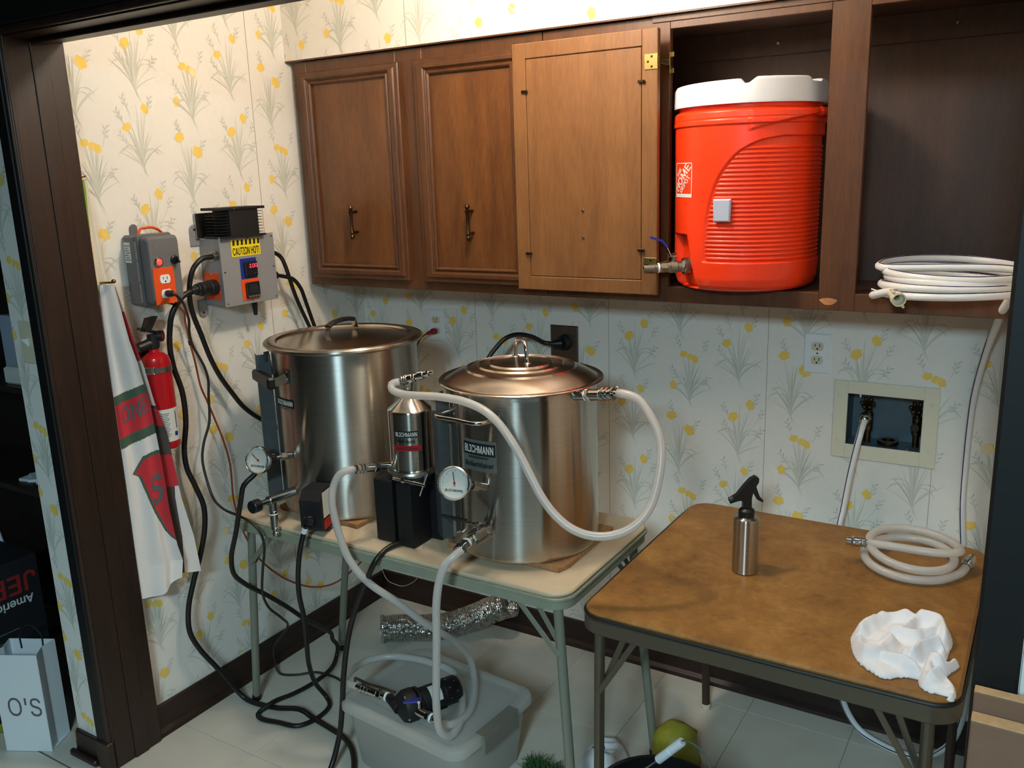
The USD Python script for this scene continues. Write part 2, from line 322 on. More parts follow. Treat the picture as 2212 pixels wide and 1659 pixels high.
# ---------------------------------------------------------------- wallpaper print
PAPER = np.array(srgb(236, 231, 222))
def motif(kind, r):
    """A spray of grass with yellow flowers: [(polygon, colour)], metres about the flowers' centre."""
    out = []
    def ink(rgb, k): k = k * (.55 if rgb[0] < 200 else .95); return tuple(PAPER * (1 - k) + np.array(srgb(*rgb)) * k)
    def blade(p0, p1, p2, w, col):
        t = np.linspace(0, 1, 9)[:, None]; P = (1 - t) ** 2 * V(*p0) + 2 * t * (1 - t) * V(*p1) + t * t * V(*p2)
        d = np.gradient(P, axis=0); d /= np.linalg.norm(d, axis=1, keepdims=True) + 1e-9; nrm = np.stack([-d[:, 1], d[:, 0]], 1)
        ww = (1.45 * w * np.sin(np.pi * np.clip(t * .9 + .08, 0, 1)) + .0002)
        out.append((np.vstack([P + nrm * ww, (P - nrm * ww)[::-1]]), col))
    def leaf(c, a, L, w, col):
        t = np.linspace(0, 2 * np.pi, 12, endpoint=False); x, y = np.cos(t) * L, np.sin(t) * w * (1 - .4 * np.cos(t)); ca, sa = math.cos(a), math.sin(a)
        out.append((np.stack([c[0] + x * ca - y * sa, c[1] + x * sa + y * ca], 1), col))
    def flower(c, s, a):
        for (dx, dy, k, cc) in ((-.35, -.15, .95, ink((246, 224, 160), .8)), (0, 0, 1., ink((246, 206, 84), .98))):
            t = np.linspace(0, 2 * np.pi, 30, endpoint=False)
            rr = s * k * (.82 + .2 * np.abs(np.sin(2.5 * t + a)) + .06 * np.sin(7 * t + 2 * a))
            x, y = rr * np.cos(t) * 1.05, rr * np.sin(t) * .85
            out.append((np.stack([c[0] + dx * s * .5 + x * math.cos(a) - y * math.sin(a), c[1] + dy * s * .5 + x * math.sin(a) + y * math.cos(a)], 1), cc))
    base = {'C': (.0, -.142), 'Q': (-.005, -.16), 'R': (-.008, -.145), 'P': (.006, -.138)}[kind]
    green = [(150, 165, 140), (165, 178, 158), (128, 146, 128), (176, 184, 160)]
    fl = {'C': [((-.019, .008), .013, .3), ((.001, .001), .011, 1.), ((.017, -.006), .0135, 2.1), ((-.052, -.094), .0145, 1.7)], 'Q': [((-.03, .021), .0165, .4), ((.03, -.021), .0185, 2.4)],
          'R': [((-.026, -.021), .017, .8), ((.026, .021), .0155, 1.9)], 'P': [((-.033, -.026), .0145, .5), ((.033, .026), .0145, 2.0)]}[kind]
    for i in range(15):
        q = (i - 7) / 7. + r.uniform(-.07, .07); L = .165 - .095 * abs(q) + r.uniform(-.03, .012)
        tip = (base[0] + q * (.060 + .012 * abs(q)), base[1] + L); midp = (base[0] + q * .014, base[1] + L * .55)
        blade(base, midp, tip, r.uniform(.0007, .0016), ink(r.choice(green), r.uniform(.5, .95)))
    for (f_, _, _) in fl: blade(base, (base[0] + f_[0] * .25, base[1] + .09), (f_[0], f_[1] - .008), .0009, ink((150, 165, 140), .7))
    for q, w in ((-1, 1.), (1, 1.), (1, .8), (-1, .7)):             # the arching leaves at the foot
        top = (base[0] + q * r.uniform(.026, .045) * w, base[1] + r.uniform(.05, .09))
        blade((base[0], base[1] + .012), (base[0] + q * .010, top[1] + .004), top, .0013, ink((146, 160, 138), .75))
        blade(top, (top[0] + q * .017, top[1] + .004), (top[0] + q * .033, top[1] - r.uniform(.006, .026)), .0012, ink((150, 162, 142), .7))
    blade((base[0] + .004, base[1] + .004), base, (base[0] + .014, base[1] - .028), .0008, ink((150, 160, 140), .6))
    blade((base[0] - .003, base[1] + .010), base, (base[0] + .004, base[1] - .018), .0007, ink((150, 160, 140), .6))
    for cx, cy, tilt in ((-.052, .004, .45), (.056, -.004, -.4), (.048, .046, -.2), (-.036, .052, .3), (.058, -.062, -.7), (-.05, -.045, .6)):   # leafy sprigs
        if r.random() < .2: continue
        c = V(cx + r.uniform(-.006, .006), cy + r.uniform(-.008, .008)); up = V(-math.sin(tilt), math.cos(tilt)); sd = V(up[1], -up[0])
        blade(tuple(c - up * .022 - V(cx * .25, .02)), tuple(c - up * .01), tuple(c + up * .014), .0006, ink((150, 162, 144), .6))
        for j in range(5):
            d = -1 if j % 2 else 1; p = c + up * (.007 * (j - 2)) + sd * d * .005; a = math.atan2(up[1], up[0]) - d * .7
            leaf(p, a, r.uniform(.006, .0085), r.uniform(.0018, .0026), ink(((134, 148, 136), (160, 172, 156))[j % 2], r.uniform(.5, .9)))
    for f_ in fl: flower(*f_)
    return out
_mr = random.Random(3)
MOTIFS = {k: motif(k, _mr) for k in 'CQRP'}
def paper(parent, u0, u1, v0, v1, cu, cv, to3, holes=(), flip=False):
    """Prints the pattern on the rectangle (u0..u1, v0..v1); a C motif lies at (cu, cv); to3 maps (u, v, w) into the room."""
    verts, faces, cols, n = [], [], [], 0
    for i in range(-16, 17):
        for j in range(-16, 17):
            for k, du, dv in (('C', 0, 0), ('Q', -.027, -.215), ('P', .149, .078), ('R', .168, -.154)):
                a, b = cu + i * .346 + du, cv + i * .2215 + j * .45 + dv
                if not (u0 - .1 < a < u1 + .1 and v0 - .15 < b < v1 + .2): continue
                for poly, c in MOTIFS[k]:
                    P = poly + V(a, b)
                    if P[:, 0].max() < u0 or P[:, 0].min() > u1 or P[:, 1].max() < v0 or P[:, 1].min() > v1: continue
                    P = np.stack([np.clip(P[:, 0], u0, u1), np.clip(P[:, 1], v0, v1)], 1); m_ = P.mean(0)
                    if any(h[0] < m_[0] < h[1] and h[2] < m_[1] < h[3] for h in holes): continue
                    k_ = len(P); lift = .00025 + .000018 * (n % 47)
                    if k_ > 17 and k_ < 20:                          # a blade: a strip of quads
                        h_ = k_ // 2; f = []
                        for t in range(h_ - 1): f += [(t, t + 1, k_ - 2 - t), (t, k_ - 2 - t, k_ - 1 - t)]
                    else: P = np.vstack([P, m_]); f = [(k_, t, (t + 1) % k_) for t in range(k_)]
                    if flip: f = [t[::-1] for t in f]
                    o = sum(len(v) for v in verts) if False else paper.o
                    verts.append(np.array([to3(x, y, lift) for x, y in P])); faces += [(x + o, y + o, z + o) for x, y, z in f]; cols += [c] * len(P); paper.o += len(P); n += 1
    paper.o = 0
    part(parent, 'wallpaper_print', trimesh.Trimesh(np.vstack(verts), faces, process=False), 'print', 'printed sprays of grass with yellow flowers', 'stuff', smooth=False, color=cols)
paper.o = 0

# ---------------------------------------------------------------- the room
t = room('floor', 'cream vinyl floor with faint square seams under the folding tables', 'floor')
part(t, 'subfloor', box(-2.6, 4.2, -5.6, .1, -.06, -.004, 0), 'grout')
for i in range(-3, 8):
    for j in range(-3, 3):
        x, y = .335 + .3045 * (i - 1), -.42 - .3045 * j
        if y < -1.27 and False: continue
        x0, x1, y0, y1 = max(x, -.95), min(x + .3045, 2.5), y - .3045, min(y, .02)
        if x1 - x0 < .02 or y1 - y0 < .02: continue
        part(t, 'tile', box(x0 + .0006, x1 - .0006, y0 + .0006, y1 - .0006, -.004, 0, .0006), 'vinyl')
part(t, 'near_floor', [box(-2.6, 4.2, -2.1, -1.34, -.004, -.0005, 0), box(2.5, 4.2, -1.34, .1, -.004, -.0005, 0), box(-2.6, -.95, -1.34, .1, -.004, -.0005, 0)], 'vinyl')

part(t, 'carpet', box(-2.6, 4.2, -5.6, -2.1, -.004, .004, 0), 'room_carpet', 'dark carpet of the next room')
t = room('wall_back', 'flowered wallpaper back wall of the nook below the cabinets', 'wall')
HX0, HX1, HZ0, HZ1 = 1.777, 1.977, .878, 1.031
part(t, 'plaster', [box(-2.6, HX0, 0, .14, 0, 2.45, 0), box(HX1, 2.4, 0, .14, 0, 2.45, 0), box(HX0, HX1, 0, .14, 0, HZ0, 0), box(HX0, HX1, 0, .14, HZ1, 2.45, 0)], 'wallpaper')
paper(t, 0.002, 2.238, .105, 1.36, 1.306, 1.095, lambda u, v, w: (u, -w, v), holes=((1.74, 2.017, .838, 1.066),))
for x, a, b in ((1.546, .11, 1.30), (2.008, .11, .84), (1.03, .11, 1.3), (.51, .11, 1.3)): part(t, 'wallpaper_seam', box(x - .0006, x + .0006, -.0006, .0, a, b, 0), 'seam')
t = room('wall_left', 'flowered wallpaper left wall with the control boxes on it', 'wall')
part(t, 'plaster', box(-.135, 0, -1.27, 0, 0, 2.45, 0), 'wallpaper')
paper(t, -1.115, -.002, .105, 2.44, -.709, 1.995, lambda u, v, w: (w, u, v))
part(t, 'wallpaper_seam', box(0, .0007, -.472, -.4705, .11, 2.4, 0), 'seam')
t2 = room('trim_1', 'narrow wallpapered wall end with a light switch, left of the dark door casing', 'wall')
part(t2, 'wall_end', box(-.135, -.02, -1.2725, -1.2701, 0, 2.45, 0), 'wallpaper')
paper(t2, -.134, -.022, .09, 2.44, -.075, 1.029, lambda u, v, w: (u, -1.2725 - w, v))
t = room('wall_right', 'right side wall of the nook behind the dark door post', 'wall')
part(t, 'plaster', box(2.24, 2.36, -1.27, 0, 0, 2.45, 0), 'wallpaper')
paper(t, -1.115, -.002, .02, 2.42, -.5, 1.2, lambda u, v, w: (2.24 - w, u, v), flip=True)
t = room('wall_front', 'wall around the wide opening on the side of the next room', 'wall')
part(t, 'plaster', [box(2.26, 4.2, -1.29, -1.27, 0, 2.45, 0), box(-.135, 4.2, -1.27, -1.13, 2.08, 2.45, 0)], 'wallpaper')
paper(t, 2.262, 2.6, .1, 2.44, 2.33, 1.2, lambda u, v, w: (u, -1.29 - w, v))
t = room('wall_room', 'plain walls of the next room', 'wall')
part(t, 'plaster', [box(-2.7, -2.6, -5.6, .1, 0, 2.45, 0), box(4.2, 4.3, -5.6, .1, 0, 2.45, 0), box(-2.7, 4.3, -5.7, -5.6, 0, 2.45, 0)], 'room_wall')
t = room('ceiling', 'white ceiling over the nook and the next room', 'ceiling')
part(t, 'plaster', box(-.2, 2.4, -1.2, .14, 2.42, 2.5, 0), 'ceiling_white'); part(t, 'room_plaster', [box(-2.7, 4.3, -5.7, -1.2, 2.42, 2.5, 0), box(-2.7, -.2, -1.2, .14, 2.42, 2.5, 0), box(2.4, 4.3, -1.2, .14, 2.42, 2.5, 0)], 'room_ceiling')
t = room('soffit', 'flowered wallpaper soffit above the wall cabinets, bright from the lamp', 'soffit')
part(t, 'plaster', box(0, 2.24, -.312, 0, 2.05, 2.42, 0), 'wallpaper')
part(t, 'edge_strip', box(0.002, 2.238, -.312, -.304, 2.0455, 2.05, .0005), 'cabinet_wood')
paper(t, .002, 2.238, 2.052, 2.418, .248, 2.212, lambda u, v, w: (u, -.312 - w, v))
part(t, 'wallpaper_seam', box(.5105, .5117, -.3127, -.312, 2.05, 2.42, 0), 'seam')

def skirting(name, label, x0, x1, y0, y1, horizontal, d):
    t = room(name, label, 'baseboard')
    if horizontal:
        part(t, 'board', box(x0, x1, y1 - .014, y1, 0, .098, .004), 'base_trim'); part(t, 'shoe_moulding', hull([(x, y1 - .014, z) for x in (x0, x1) for z in (0, .022)] + [(x, y1 - .030, 0) for x in (x0, x1)] + [(x, y1 - .027, .012) for x in (x0, x1)]), 'base_trim')
    else:
        part(t, 'board', box(x0, x0 + .014, y0, y1, 0, .098, .004), 'base_trim'); part(t, 'shoe_moulding', hull([(x0 + .014, y, z) for y in (y0, y1) for z in (0, .022)] + [(x0 + .030, y, 0) for y in (y0, y1)] + [(x0 + .027, y, .012) for y in (y0, y1)]), 'base_trim')
skirting('baseboard_back', 'dark wood baseboard along the back wall under the tables', .0, 2.24, 0, 0, True, 0)
skirting('baseboard_left', 'dark wood baseboard along the left wall behind the cables', 0, 0, -1.12, -.014, False, 0)
t = room('baseboard_stub', 'short worn baseboard with shoe moulding at the end of the left wall', 'baseboard')
part(t, 'board', box(-.135, -.022, -1.287, -1.2727, 0, .085, .003), 'base_trim')
part(t, 'shoe_moulding', box(-.15, -.022, -1.303, -1.287, 0, .022, .005), 'base_trim')
part(t, 'worn_spot', box(-.1355, -.126, -1.2876, -1.28, .05, .086, .002), 'raw_wood', 'bare worn wood at the corner')

# the dark frame of the opening
t = room('trim_2', 'dark wood door post and casing left of the nook', 'door casing')
part(t, 'jamb', box(.0, .038, -1.27, -1.118, 0, 2.035, .002), 'dark_trim')
part(t, 'casing', [box(-.02, .024, -1.288, -1.2727, .09, 2.085, .004)], 'edge_black')
part(t, 'bead', [rod((.029, -1.279, .09), (.029, -1.279, 2.03), .0085, n=12), box(.030, .0385, -1.276, -1.268, .09, 2.03, .001)], 'dark_trim')
part(t, 'plinth', box(-.022, .043, -1.294, -1.2727, 0, .095, .004), 'dark_trim')
part(t, 'jamb_stop', box(.038, .0415, -1.21, -1.165, 0, 2.02, .001), 'dark_trim')
t = room('trim_3', 'dark wood casing across the top of the opening', 'door casing')
part(t, 'jamb', box(.038, 2.2, -1.27, -1.118, 2.025, 2.065, .002), 'dark_trim')
part(t, 'casing', box(-.02, 2.262, -1.292, -1.27, 2.045, 2.12, .004), 'edge_black')
part(t, 'bead', rod((.03, -1.280, 2.036), (2.2, -1.280, 2.036), .0095, n=12), 'dark_trim')
part(t, 'jamb_stop', box(.05, 2.19, -1.21, -1.175, 2.013, 2.025, .002), 'dark_trim')
t = room('trim_4', 'near-black wood door post right of the nook', 'door casing')
part(t, 'jamb', box(2.201, 2.24, -1.27, -1.118, 0, 2.065, .002), 'dark_trim')
part(t, 'casing', box(2.203, 2.258, -1.308, -1.27, 0, 2.085, .004), 'edge_black')

# lamps that light the scene (both out of the frame)
t = thing('ceiling_lamp', 'bare bulb in a white porcelain holder on the ceiling of the nook', 'lamp', (LAMP[0], LAMP[1], 2.42))
part(t, 'holder', lathe([(0, 0), (.06, 0), (.058, .02), (.03, .05), (0, .05)], 32, (LAMP[0], LAMP[1], 2.42), (0, 0, -1)), 'white_plastic')
t = thing('fluorescent_fitting', 'white fluorescent ceiling fitting in the next room', 'lamp', (2.35, -4.05, 2.41))
part(t, 'housing', box(2.35 - .31, 2.35 + .31, -4.05 - .61, -4.05 + .61, 2.408, 2.42, .002), 'white_plastic')

# ---------------------------------------------------------------- wall cabinets
def rails(parent, name, x0, x1, z0, z1, y0=-.295, y1=-.275, m='cabinet_wood'): return part(parent, name, box(x0, x1, y0, y1, z0, z1, .0012), m)
def mframe(x0, x1, z0, z1, w, yf, yb, b=.003):
    """Four mitred bars round a rectangle, w = (left, right, bottom, top) widths."""
    O = [(x0, z0), (x1, z0), (x1, z1), (x0, z1)]; I = [(x0 + w[0], z0 + w[2]), (x1 - w[1], z0 + w[2]), (x1 - w[1], z1 - w[3]), (x0 + w[0], z1 - w[3])]
    ins = lambda R, k: [(R[0][0] + k, R[0][1] + k), (R[1][0] - k, R[1][1] + k), (R[2][0] - k, R[2][1] - k), (R[3][0] + k, R[3][1] - k)]
    Of, If = ins(O, b), ins(I, -b); out = []
    for i in range(4):
        j = (i + 1) % 4
        out.append(hull([(p[0], y, p[1]) for p in (O[i], O[j], I[j], I[i]) for y in (yb, yf + b)] + [(p[0], yf, p[1]) for p in (Of[i], Of[j], If[j], If[i])]))
    return out
def cabinet_door(parent, x0, x1, z0, z1, ix0, ix1, iz0, iz1):
    """A frame-and-panel door: mitred frame, moulded edge, recessed panel, brass pull."""
    yf, yb = -.313, -.295
    L, R, Bt, Tp = ix0 - .012 - x0, x1 - ix1 - .012, iz0 - .012 - z0, z1 - iz1 - .012
    d = part(parent, 'door', mframe(x0, x1, z0, z1, (L, R, Bt, Tp), yf, yb), 'cabinet_wood')
    o, h = .014, .006                                               # raised outer band
    part(d, 'frame_moulding', mframe(x0 + o, x1 - o, z0 + o, z1 - o, (L - o - .004, R - o - .004, Bt - o - .004, Tp - o - .004), yf - h, yf + .001, .004), 'cabinet_wood')
    e = .012
    part(d, 'panel_bead', mframe(ix0 - e, ix1 + e, iz0 - e, iz1 + e, (.012,) * 4, yf - .002, yf + .012, .0045), 'cabinet_wood')
    part(d, 'panel', box(ix0 - .004, ix1 + .004, -.303, -.296, iz0 - .004, iz1 + .004, .0005), 'cabinet_panel')
    return d
def pull(parent, x, z0, z1):
    zm, y = (z0 + z1) / 2, -.332; L = (z1 - z0) / 2
    bar = lathe([(0, -L - .004), (.0055, -L - .002), (.008, -L + .006), (.006, -L + .012), (.0035, -L + .014), (.0085, -L + .017), (.0085, -L + .02), (.0065, -L + .024), (.0048, -.01), (.0045, 0), (.0048, .01), (.0065, L - .024), (.0085, L - .02), (.0085, L - .017), (.0035, L - .014), (.006, L - .012), (.008, L - .006), (.0055, L + .002), (0, L + .004)], 16, (x, y, zm))
    return part(parent, 'handle', [bar] + [rod((x, y, zm + s * (L - .019)), (x, -.302, zm + s * (L - .019)), .0042, n=12) for s in (-1, 1)], 'antique_brass', 'turned antique brass pull')
A = thing('wall_cabinet', 'closed brown wall cabinet with two panelled doors and brass pulls, left of the open one', 'cabinet', (.5, -.15, 1.31))
X0, X1, Z0, Z1 = .022, .972, 1.309, 2.044
part(A, 'body', [box(X0, X0 + .018, -.275, -.002, Z0, Z1, .001), box(X1 - .018, X1, -.275, -.002, Z0, Z1, .001), box(X0, X1, -.275, -.002, Z0 + .03, Z0 + .045, .001), box(X0, X1, -.275, -.002, Z1 - .02, Z1, .001)], 'cabinet_wood')
part(A, 'back_panel', box(X0 + .018, X1 - .018, -.012, -.002, Z0 + .04, Z1 - .02, .0005), 'cabinet_inside')
for nm, a in (('stile', (X0, .075, Z0, Z1)), ('stile', (.45, .552, Z0, Z1)), ('stile', (.91, X1 - .0005, Z0, Z1)), ('rail', (.075, .45, Z0, 1.352)), ('rail', (.552, .91, Z0, 1.352)), ('rail', (.075, .45, 1.99, Z1)), ('rail', (.552, .91, 1.99, Z1))): rails(A, nm, *a)
d = cabinet_door(A, .054, .472, 1.338, 2.008, .106, .418, 1.386, 1.968); pull(d, .259, 1.474, 1.578)
d = cabinet_door(A, .530, .930, 1.338, 2.008, .588, .872, 1.386, 1.962); pull(d, .722, 1.474, 1.578)

B = thing('wall_cabinet', 'open brown wall cabinet holding the orange cooler and the coiled white hose', 'cabinet', (1.6, -.15, 1.31))
X0, X1 = .974, 2.238
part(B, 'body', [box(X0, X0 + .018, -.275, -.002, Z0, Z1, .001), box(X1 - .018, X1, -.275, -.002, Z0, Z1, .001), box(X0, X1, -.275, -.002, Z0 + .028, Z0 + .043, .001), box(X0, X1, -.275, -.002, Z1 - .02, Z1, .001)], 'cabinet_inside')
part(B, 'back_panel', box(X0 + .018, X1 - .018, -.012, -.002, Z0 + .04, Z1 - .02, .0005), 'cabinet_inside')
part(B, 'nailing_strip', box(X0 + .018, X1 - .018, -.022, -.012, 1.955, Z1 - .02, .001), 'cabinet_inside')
for nm, a in (('stile', (X0 + .0005, 1.349, Z0, Z1)), ('stile', (1.748, 1.834, Z0, Z1)), ('stile', (2.218, X1, Z0, Z1)), ('rail', (1.349, 1.748, Z0, 1.352)), ('rail', (1.834, 2.218, Z0, 1.352)), ('rail', (1.349, 1.748, 2.012, Z1)), ('rail', (1.834, 2.218, 2.012, Z1))): rails(B, nm, *a)
part(B, 'top_trim', box(1.30, 2.238, -.2985, -.295, 2.03, 2.0455, .001), 'cabinet_wood')
part(B, 'chipped_spot', hull([(1.772 + .02 * math.cos(a) * (1 + .25 * math.sin(3 * a)), y, 1.331 + .009 * math.sin(a)) for a in np.linspace(0, 6, 12) for y in (-.2956, -.294)]), 'raw_wood', 'bare chipped wood on the bottom rail')
for x, z in ((1.55, 1.985), (1.735, 1.985), (1.985, 1.99)): part(B, 'screw', screw((x, -.022, z), (0, -1, 0), .006, .003), 'dull_steel')
# its door, swung right round on its hinges so that its inner face shows
dx0, dx1, dz0, dz1, yf = .911, 1.342, 1.336, 2.010, -.360
px0, px1, pz0, pz1 = .954, 1.297, 1.376, 1.968
d = part(B, 'open_door', [box(dx0, px0 - .001, yf, yf + .018, dz0, dz1, .002), box(px1 + .001, dx1, yf, yf + .018, dz0, dz1, .002), box(px0 - .002, px1 + .002, yf, yf + .018, dz0, pz0 - .001, .002), box(px0 - .002, px1 + .002, yf, yf + .018, pz1 + .001, dz1, .002)], 'door_back')
part(d, 'panel', box(px0 + .0006, px1 - .0006, yf + .0012, yf + .010, pz0 + .0006, pz1 - .0006, .0008), 'door_back')
part(d, 'panel_gap', box(px0 - .003, px1 + .003, yf + .008, yf + .016, pz0 - .003, pz1 + .003, 0), 'groove')
for x, z in ((px0 - .003, 1.884), (px1 + .002, 1.884), (px0 - .002, 1.441), (px1 + .002, 1.456)):
    part(d, 'panel_clip', [obox(.02, .007, .006, (x, yf - .004, z), (0, -1, 0), b=.0015), rod((x + .005, yf - .001, z), (x + .005, yf - .010, z), .003, n=10)], 'antique_brass')
for z in (1.560, 1.487): part(d, 'handle_screw', screw((1.125, yf, z), (0, -1, 0), .0042, .0022), 'dull_steel')
for z in (1.930, 1.417):
    h = part(d, 'hinge', [box(1.306, 1.3425, yf - .0022, yf, z - .019, z + .019, .001)], 'pale_brass', 'brass hinge plate')
    part(h, 'knuckle', rod((1.3455, yf + .001, z - .013), (1.3455, yf + .001, z + .013), .0042, n=14), 'antique_brass')
    part(h, 'leaf', [box(1.344, 1.349, -.36, -.27, z - .006, z + .006, .001), box(1.348, 1.3605, -.2972, -.2955, z + .014, z + .026, .0006), box(1.348, 1.3605, -.2972, -.2955, z - .026, z - .014, .0006), box(1.348, 1.351, -.30, -.29, z - .026, z + .026, .0006)], 'pale_brass')
    for x, zz in ((1.316, 0), (1.326, .012), (1.326, -.012)): part(h, 'screw', screw((x, yf - .0022, z + zz), (0, -1, 0), .0032, .0016), 'antique_brass')

# ---------------------------------------------------------------- the two folding tables
def table_leg(parent, p_top, p_foot, r, m, foot='edge_black'):
    l = part(parent, 'leg', rod(p_top, p_foot + (np.asarray(p_top) - p_foot) * .012, r, n=16), m)
    part(l, 'foot_cap', rod(np.asarray(p_foot, float), p_foot + (np.asarray(p_top) - p_foot) * .03, r * 1.18, n=16), foot)
    return l
TZ = .68
t = thing('folding_table', 'beige folding table carrying the two steel kettles', 'table', (.74, -.61, 0))
part(t, 'tabletop', slab(rounded(.165, 1.325, -.872, -.345, .055), TZ - .012, TZ, .004), 'table_beige')
part(t, 'edge_band', [slab(rounded(.160, 1.330, -.877, -.340, .058), TZ - .022, TZ - .0125, .002)], 'table_edge', 'worn green-grey rim')
part(t, 'apron', [slab(rounded(.166, 1.324, -.871, -.346, .055), TZ - .046, TZ - .0222, .002)], 'table_edge')
for (a, b, c) in (((.205, -.83), (.128, -.818), 0), ((.215, -.39), (.159, -.443), 0), ((1.285, -.835), (1.345, -.875), 0), ((1.285, -.39), (1.385, -.452), 0)):
    P, Q = V(a[0], a[1], TZ - .046), V(b[0], b[1], 0); l = table_leg(t, P, Q, .0125, 'leg_green')
    s = 1 if a[0] < .7 else -1
    part(t, 'brace', [obox(.003, .016, np.linalg.norm(q - p), (p + q) / 2, q - p, b=.0008) for p, q in ((P + (Q - P) * .2 + V(0, -.012, 0), V(a[0] + s * .11, a[1] - .012, TZ - .05)), (P + (Q - P) * .2 + V(0, .012, 0), V(a[0] + s * .075, a[1] + .012, TZ - .05)))], 'leg_green')
t = thing('card_table', 'card table with a mottled brown-gold padded top', 'table', (1.77, -.52, 0))
part(t, 'tabletop', slab(rounded(1.378, 2.172, -.905, -.128, .055, 9), TZ - .016, TZ, .006), 'leatherette')
part(t, 'piping', tube([(x, y, TZ - .012) for x, y in rounded(1.376, 2.174, -.907, -.126, .056, 6)], .004, 6, .02, True), 'edge_black', 'dark piping round the padded top')
part(t, 'edge_band', slab(rounded(1.374, 2.176, -.909, -.124, .057, 9), TZ - .055, TZ - .0165, .004), 'edge_bronze', 'bronze metal edge band')
for a, b, m in (((1.415, -.868), (1.408, -.872), 'edge_bronze'), ((1.425, -.165), (1.436, -.159), 'leg_brown'), ((2.12, -.868), (2.128, -.872), 'edge_bronze'), ((2.12, -.165), (2.128, -.159), 'leg_brown')):
    P, Q = V(a[0], a[1], TZ - .05), V(b[0], b[1], 0); table_leg(t, P, Q, .0125, m, 'ivory_plastic')
    s = 1 if a[0] < 1.8 else -1
    part(t, 'brace', [obox(.003, .014, np.linalg.norm(q - p), (p + q) / 2, q - p, b=.0008) for p, q in ((P + (Q - P) * .28 + V(0, -.012, 0), V(a[0] + s * .10, a[1] - .01, TZ - .055)), (P + (Q - P) * .28 + V(0, .012, 0), V(a[0] + s * .065, a[1] + .012, TZ - .055)))], m)

# ---------------------------------------------------------------- boards under the kettles
def board(name, label, poly, m):
    return one(name, slab(poly, TZ + .0005, TZ + .0155, .003), m, label, 'board')
board('kettle_board', 'thin brown hardboard pad under the taller kettle with the flat lid', [(.275, -.77), (.598, -.782), (.605, -.45), (.28, -.44)], 'cork')
board('kettle_board', 'thin brown hardboard pad under the kettle with the domed lid', [(.90, -.46), (.905, -.765), (1.25, -.765), (1.262, -.72), (1.258, -.46)], 'cork')

# ---------------------------------------------------------------- kettles
KZ = TZ + .016
def dial(parent, o, d, r, needle):
    """A dial thermometer whose face looks along d."""
    d = V(*d) / np.linalg.norm(d); a, u, _ = frame_of(d)
    g = part(parent, 'thermometer', lathe([(0, -.012), (r * .8, -.012), (r * .97, -.006), (r, .006), (r, .013), (r * .93, .0155), (r * .9, .012), (r * .9, .004), (0, .004)], 40, o, d), 'chrome', 'round dial thermometer')
    part(g, 'dial_face', lathe([(0, .0052), (r * .89, .0052), (r * .89, .0042)], 40, o, d), 'gauge_face')
    ticks = []
    for i in range(31):
        t = math.radians(-135 + 9 * i); dirv = a * math.sin(t) + u * math.cos(t); L = .10 if i % 5 == 0 else .06
        ticks.append(obox(r * .022, .0004, r * L, o + d * .0055 + dirv * r * (.80 - L / 2), dirv, d, 0))
    part(g, 'dial_marks', ticks + [text('BLICHMANN', r * .13, o + d * .0054 - u * r * .42, a, u, .0003, True)], 'ink')
    t = math.radians(needle); dirv = a * math.sin(t) + u * math.cos(t)
    part(g, 'needle', [obox(r * .05, .0006, r * .85, o + d * .0066 + dirv * r * .25, dirv, d, 0), rod(o + d * .0055, o + d * .0075, r * .07, n=12)], 'label_red')
    part(g, 'dial_glass', lathe([(0, .0112), (r * .9, .0108)], 32, o, d), 'glass')
    return g
def hose_fitting(p, q, r, extra=()):
    """Camlock-like coupling from p (metal) to q (hose end)."""
    p, q = V(*p), V(*q); d = q - p; L = np.linalg.norm(d); d = d / L
    at = lambda s: p + d * L * s
    return [rod(at(0), at(.3), r * .8), hexnut(at(.24), at(.36), r * 1.12), rod(at(.36), at(.62), r), rod(at(.60), at(.66), r * 1.2), rod(at(.66), at(.86), r * .92), rod(at(.70), at(.75), r * 1.16), rod(at(.8), at(.86), r * 1.12), rod(at(.86), at(1.), r * .62)]
def ball_valve(parent, o, d, r, lever_dir, lever_m, lever_len=.075, label=None):
    """A three-piece ball valve with its outlet along d."""
    o, d = V(*o), V(*d) / np.linalg.norm(d); up = V(0, 0, 1)
    a = np.cross(up, d); a /= np.linalg.norm(a); u = np.cross(d, a)
    v = part(parent, 'valve', [rod(o, o + d * .016, r * .9), hexnut(o + d * .012, o + d * .024, r * 1.35), rod(o + d * .022, o + d * .058, r * 1.25), hexnut(o + d * .056, o + d * .068, r * 1.35), rod(o + d * .066, o + d * .078, r * .9)] +
             [rod(o + d * .012 + a * r * s * 1.25 + u * r * q * 1.1, o + d * .068 + a * r * s * 1.25 + u * r * q * 1.1, .0038, n=10) for s in (-1, 1) for q in (-1, 1)] +
             [rod(o + d * .04 + u * r, o + d * .04 + u * (r * 1.2 + .014), r * .45), hexnut(o + d * .04 + u * (r * 1.2 + .012), o + d * .04 + u * (r * 1.2 + .018), r * .6)], 'dull_steel', label)
    top = o + d * .04 + u * (r * 1.2 + .013); ld = V(*lever_dir) / np.linalg.norm(lever_dir)
    part(v, 'lever_arm', obox(.012, .0025, .03, top + ld * .012, ld, u, .0006), 'dull_steel')
    part(v, 'lever_grip', obox(.014, .006, lever_len, top + ld * (.024 + lever_len / 2) + u * .004, ld, u, .002), lever_m, 'plastic lever grip')
    return v
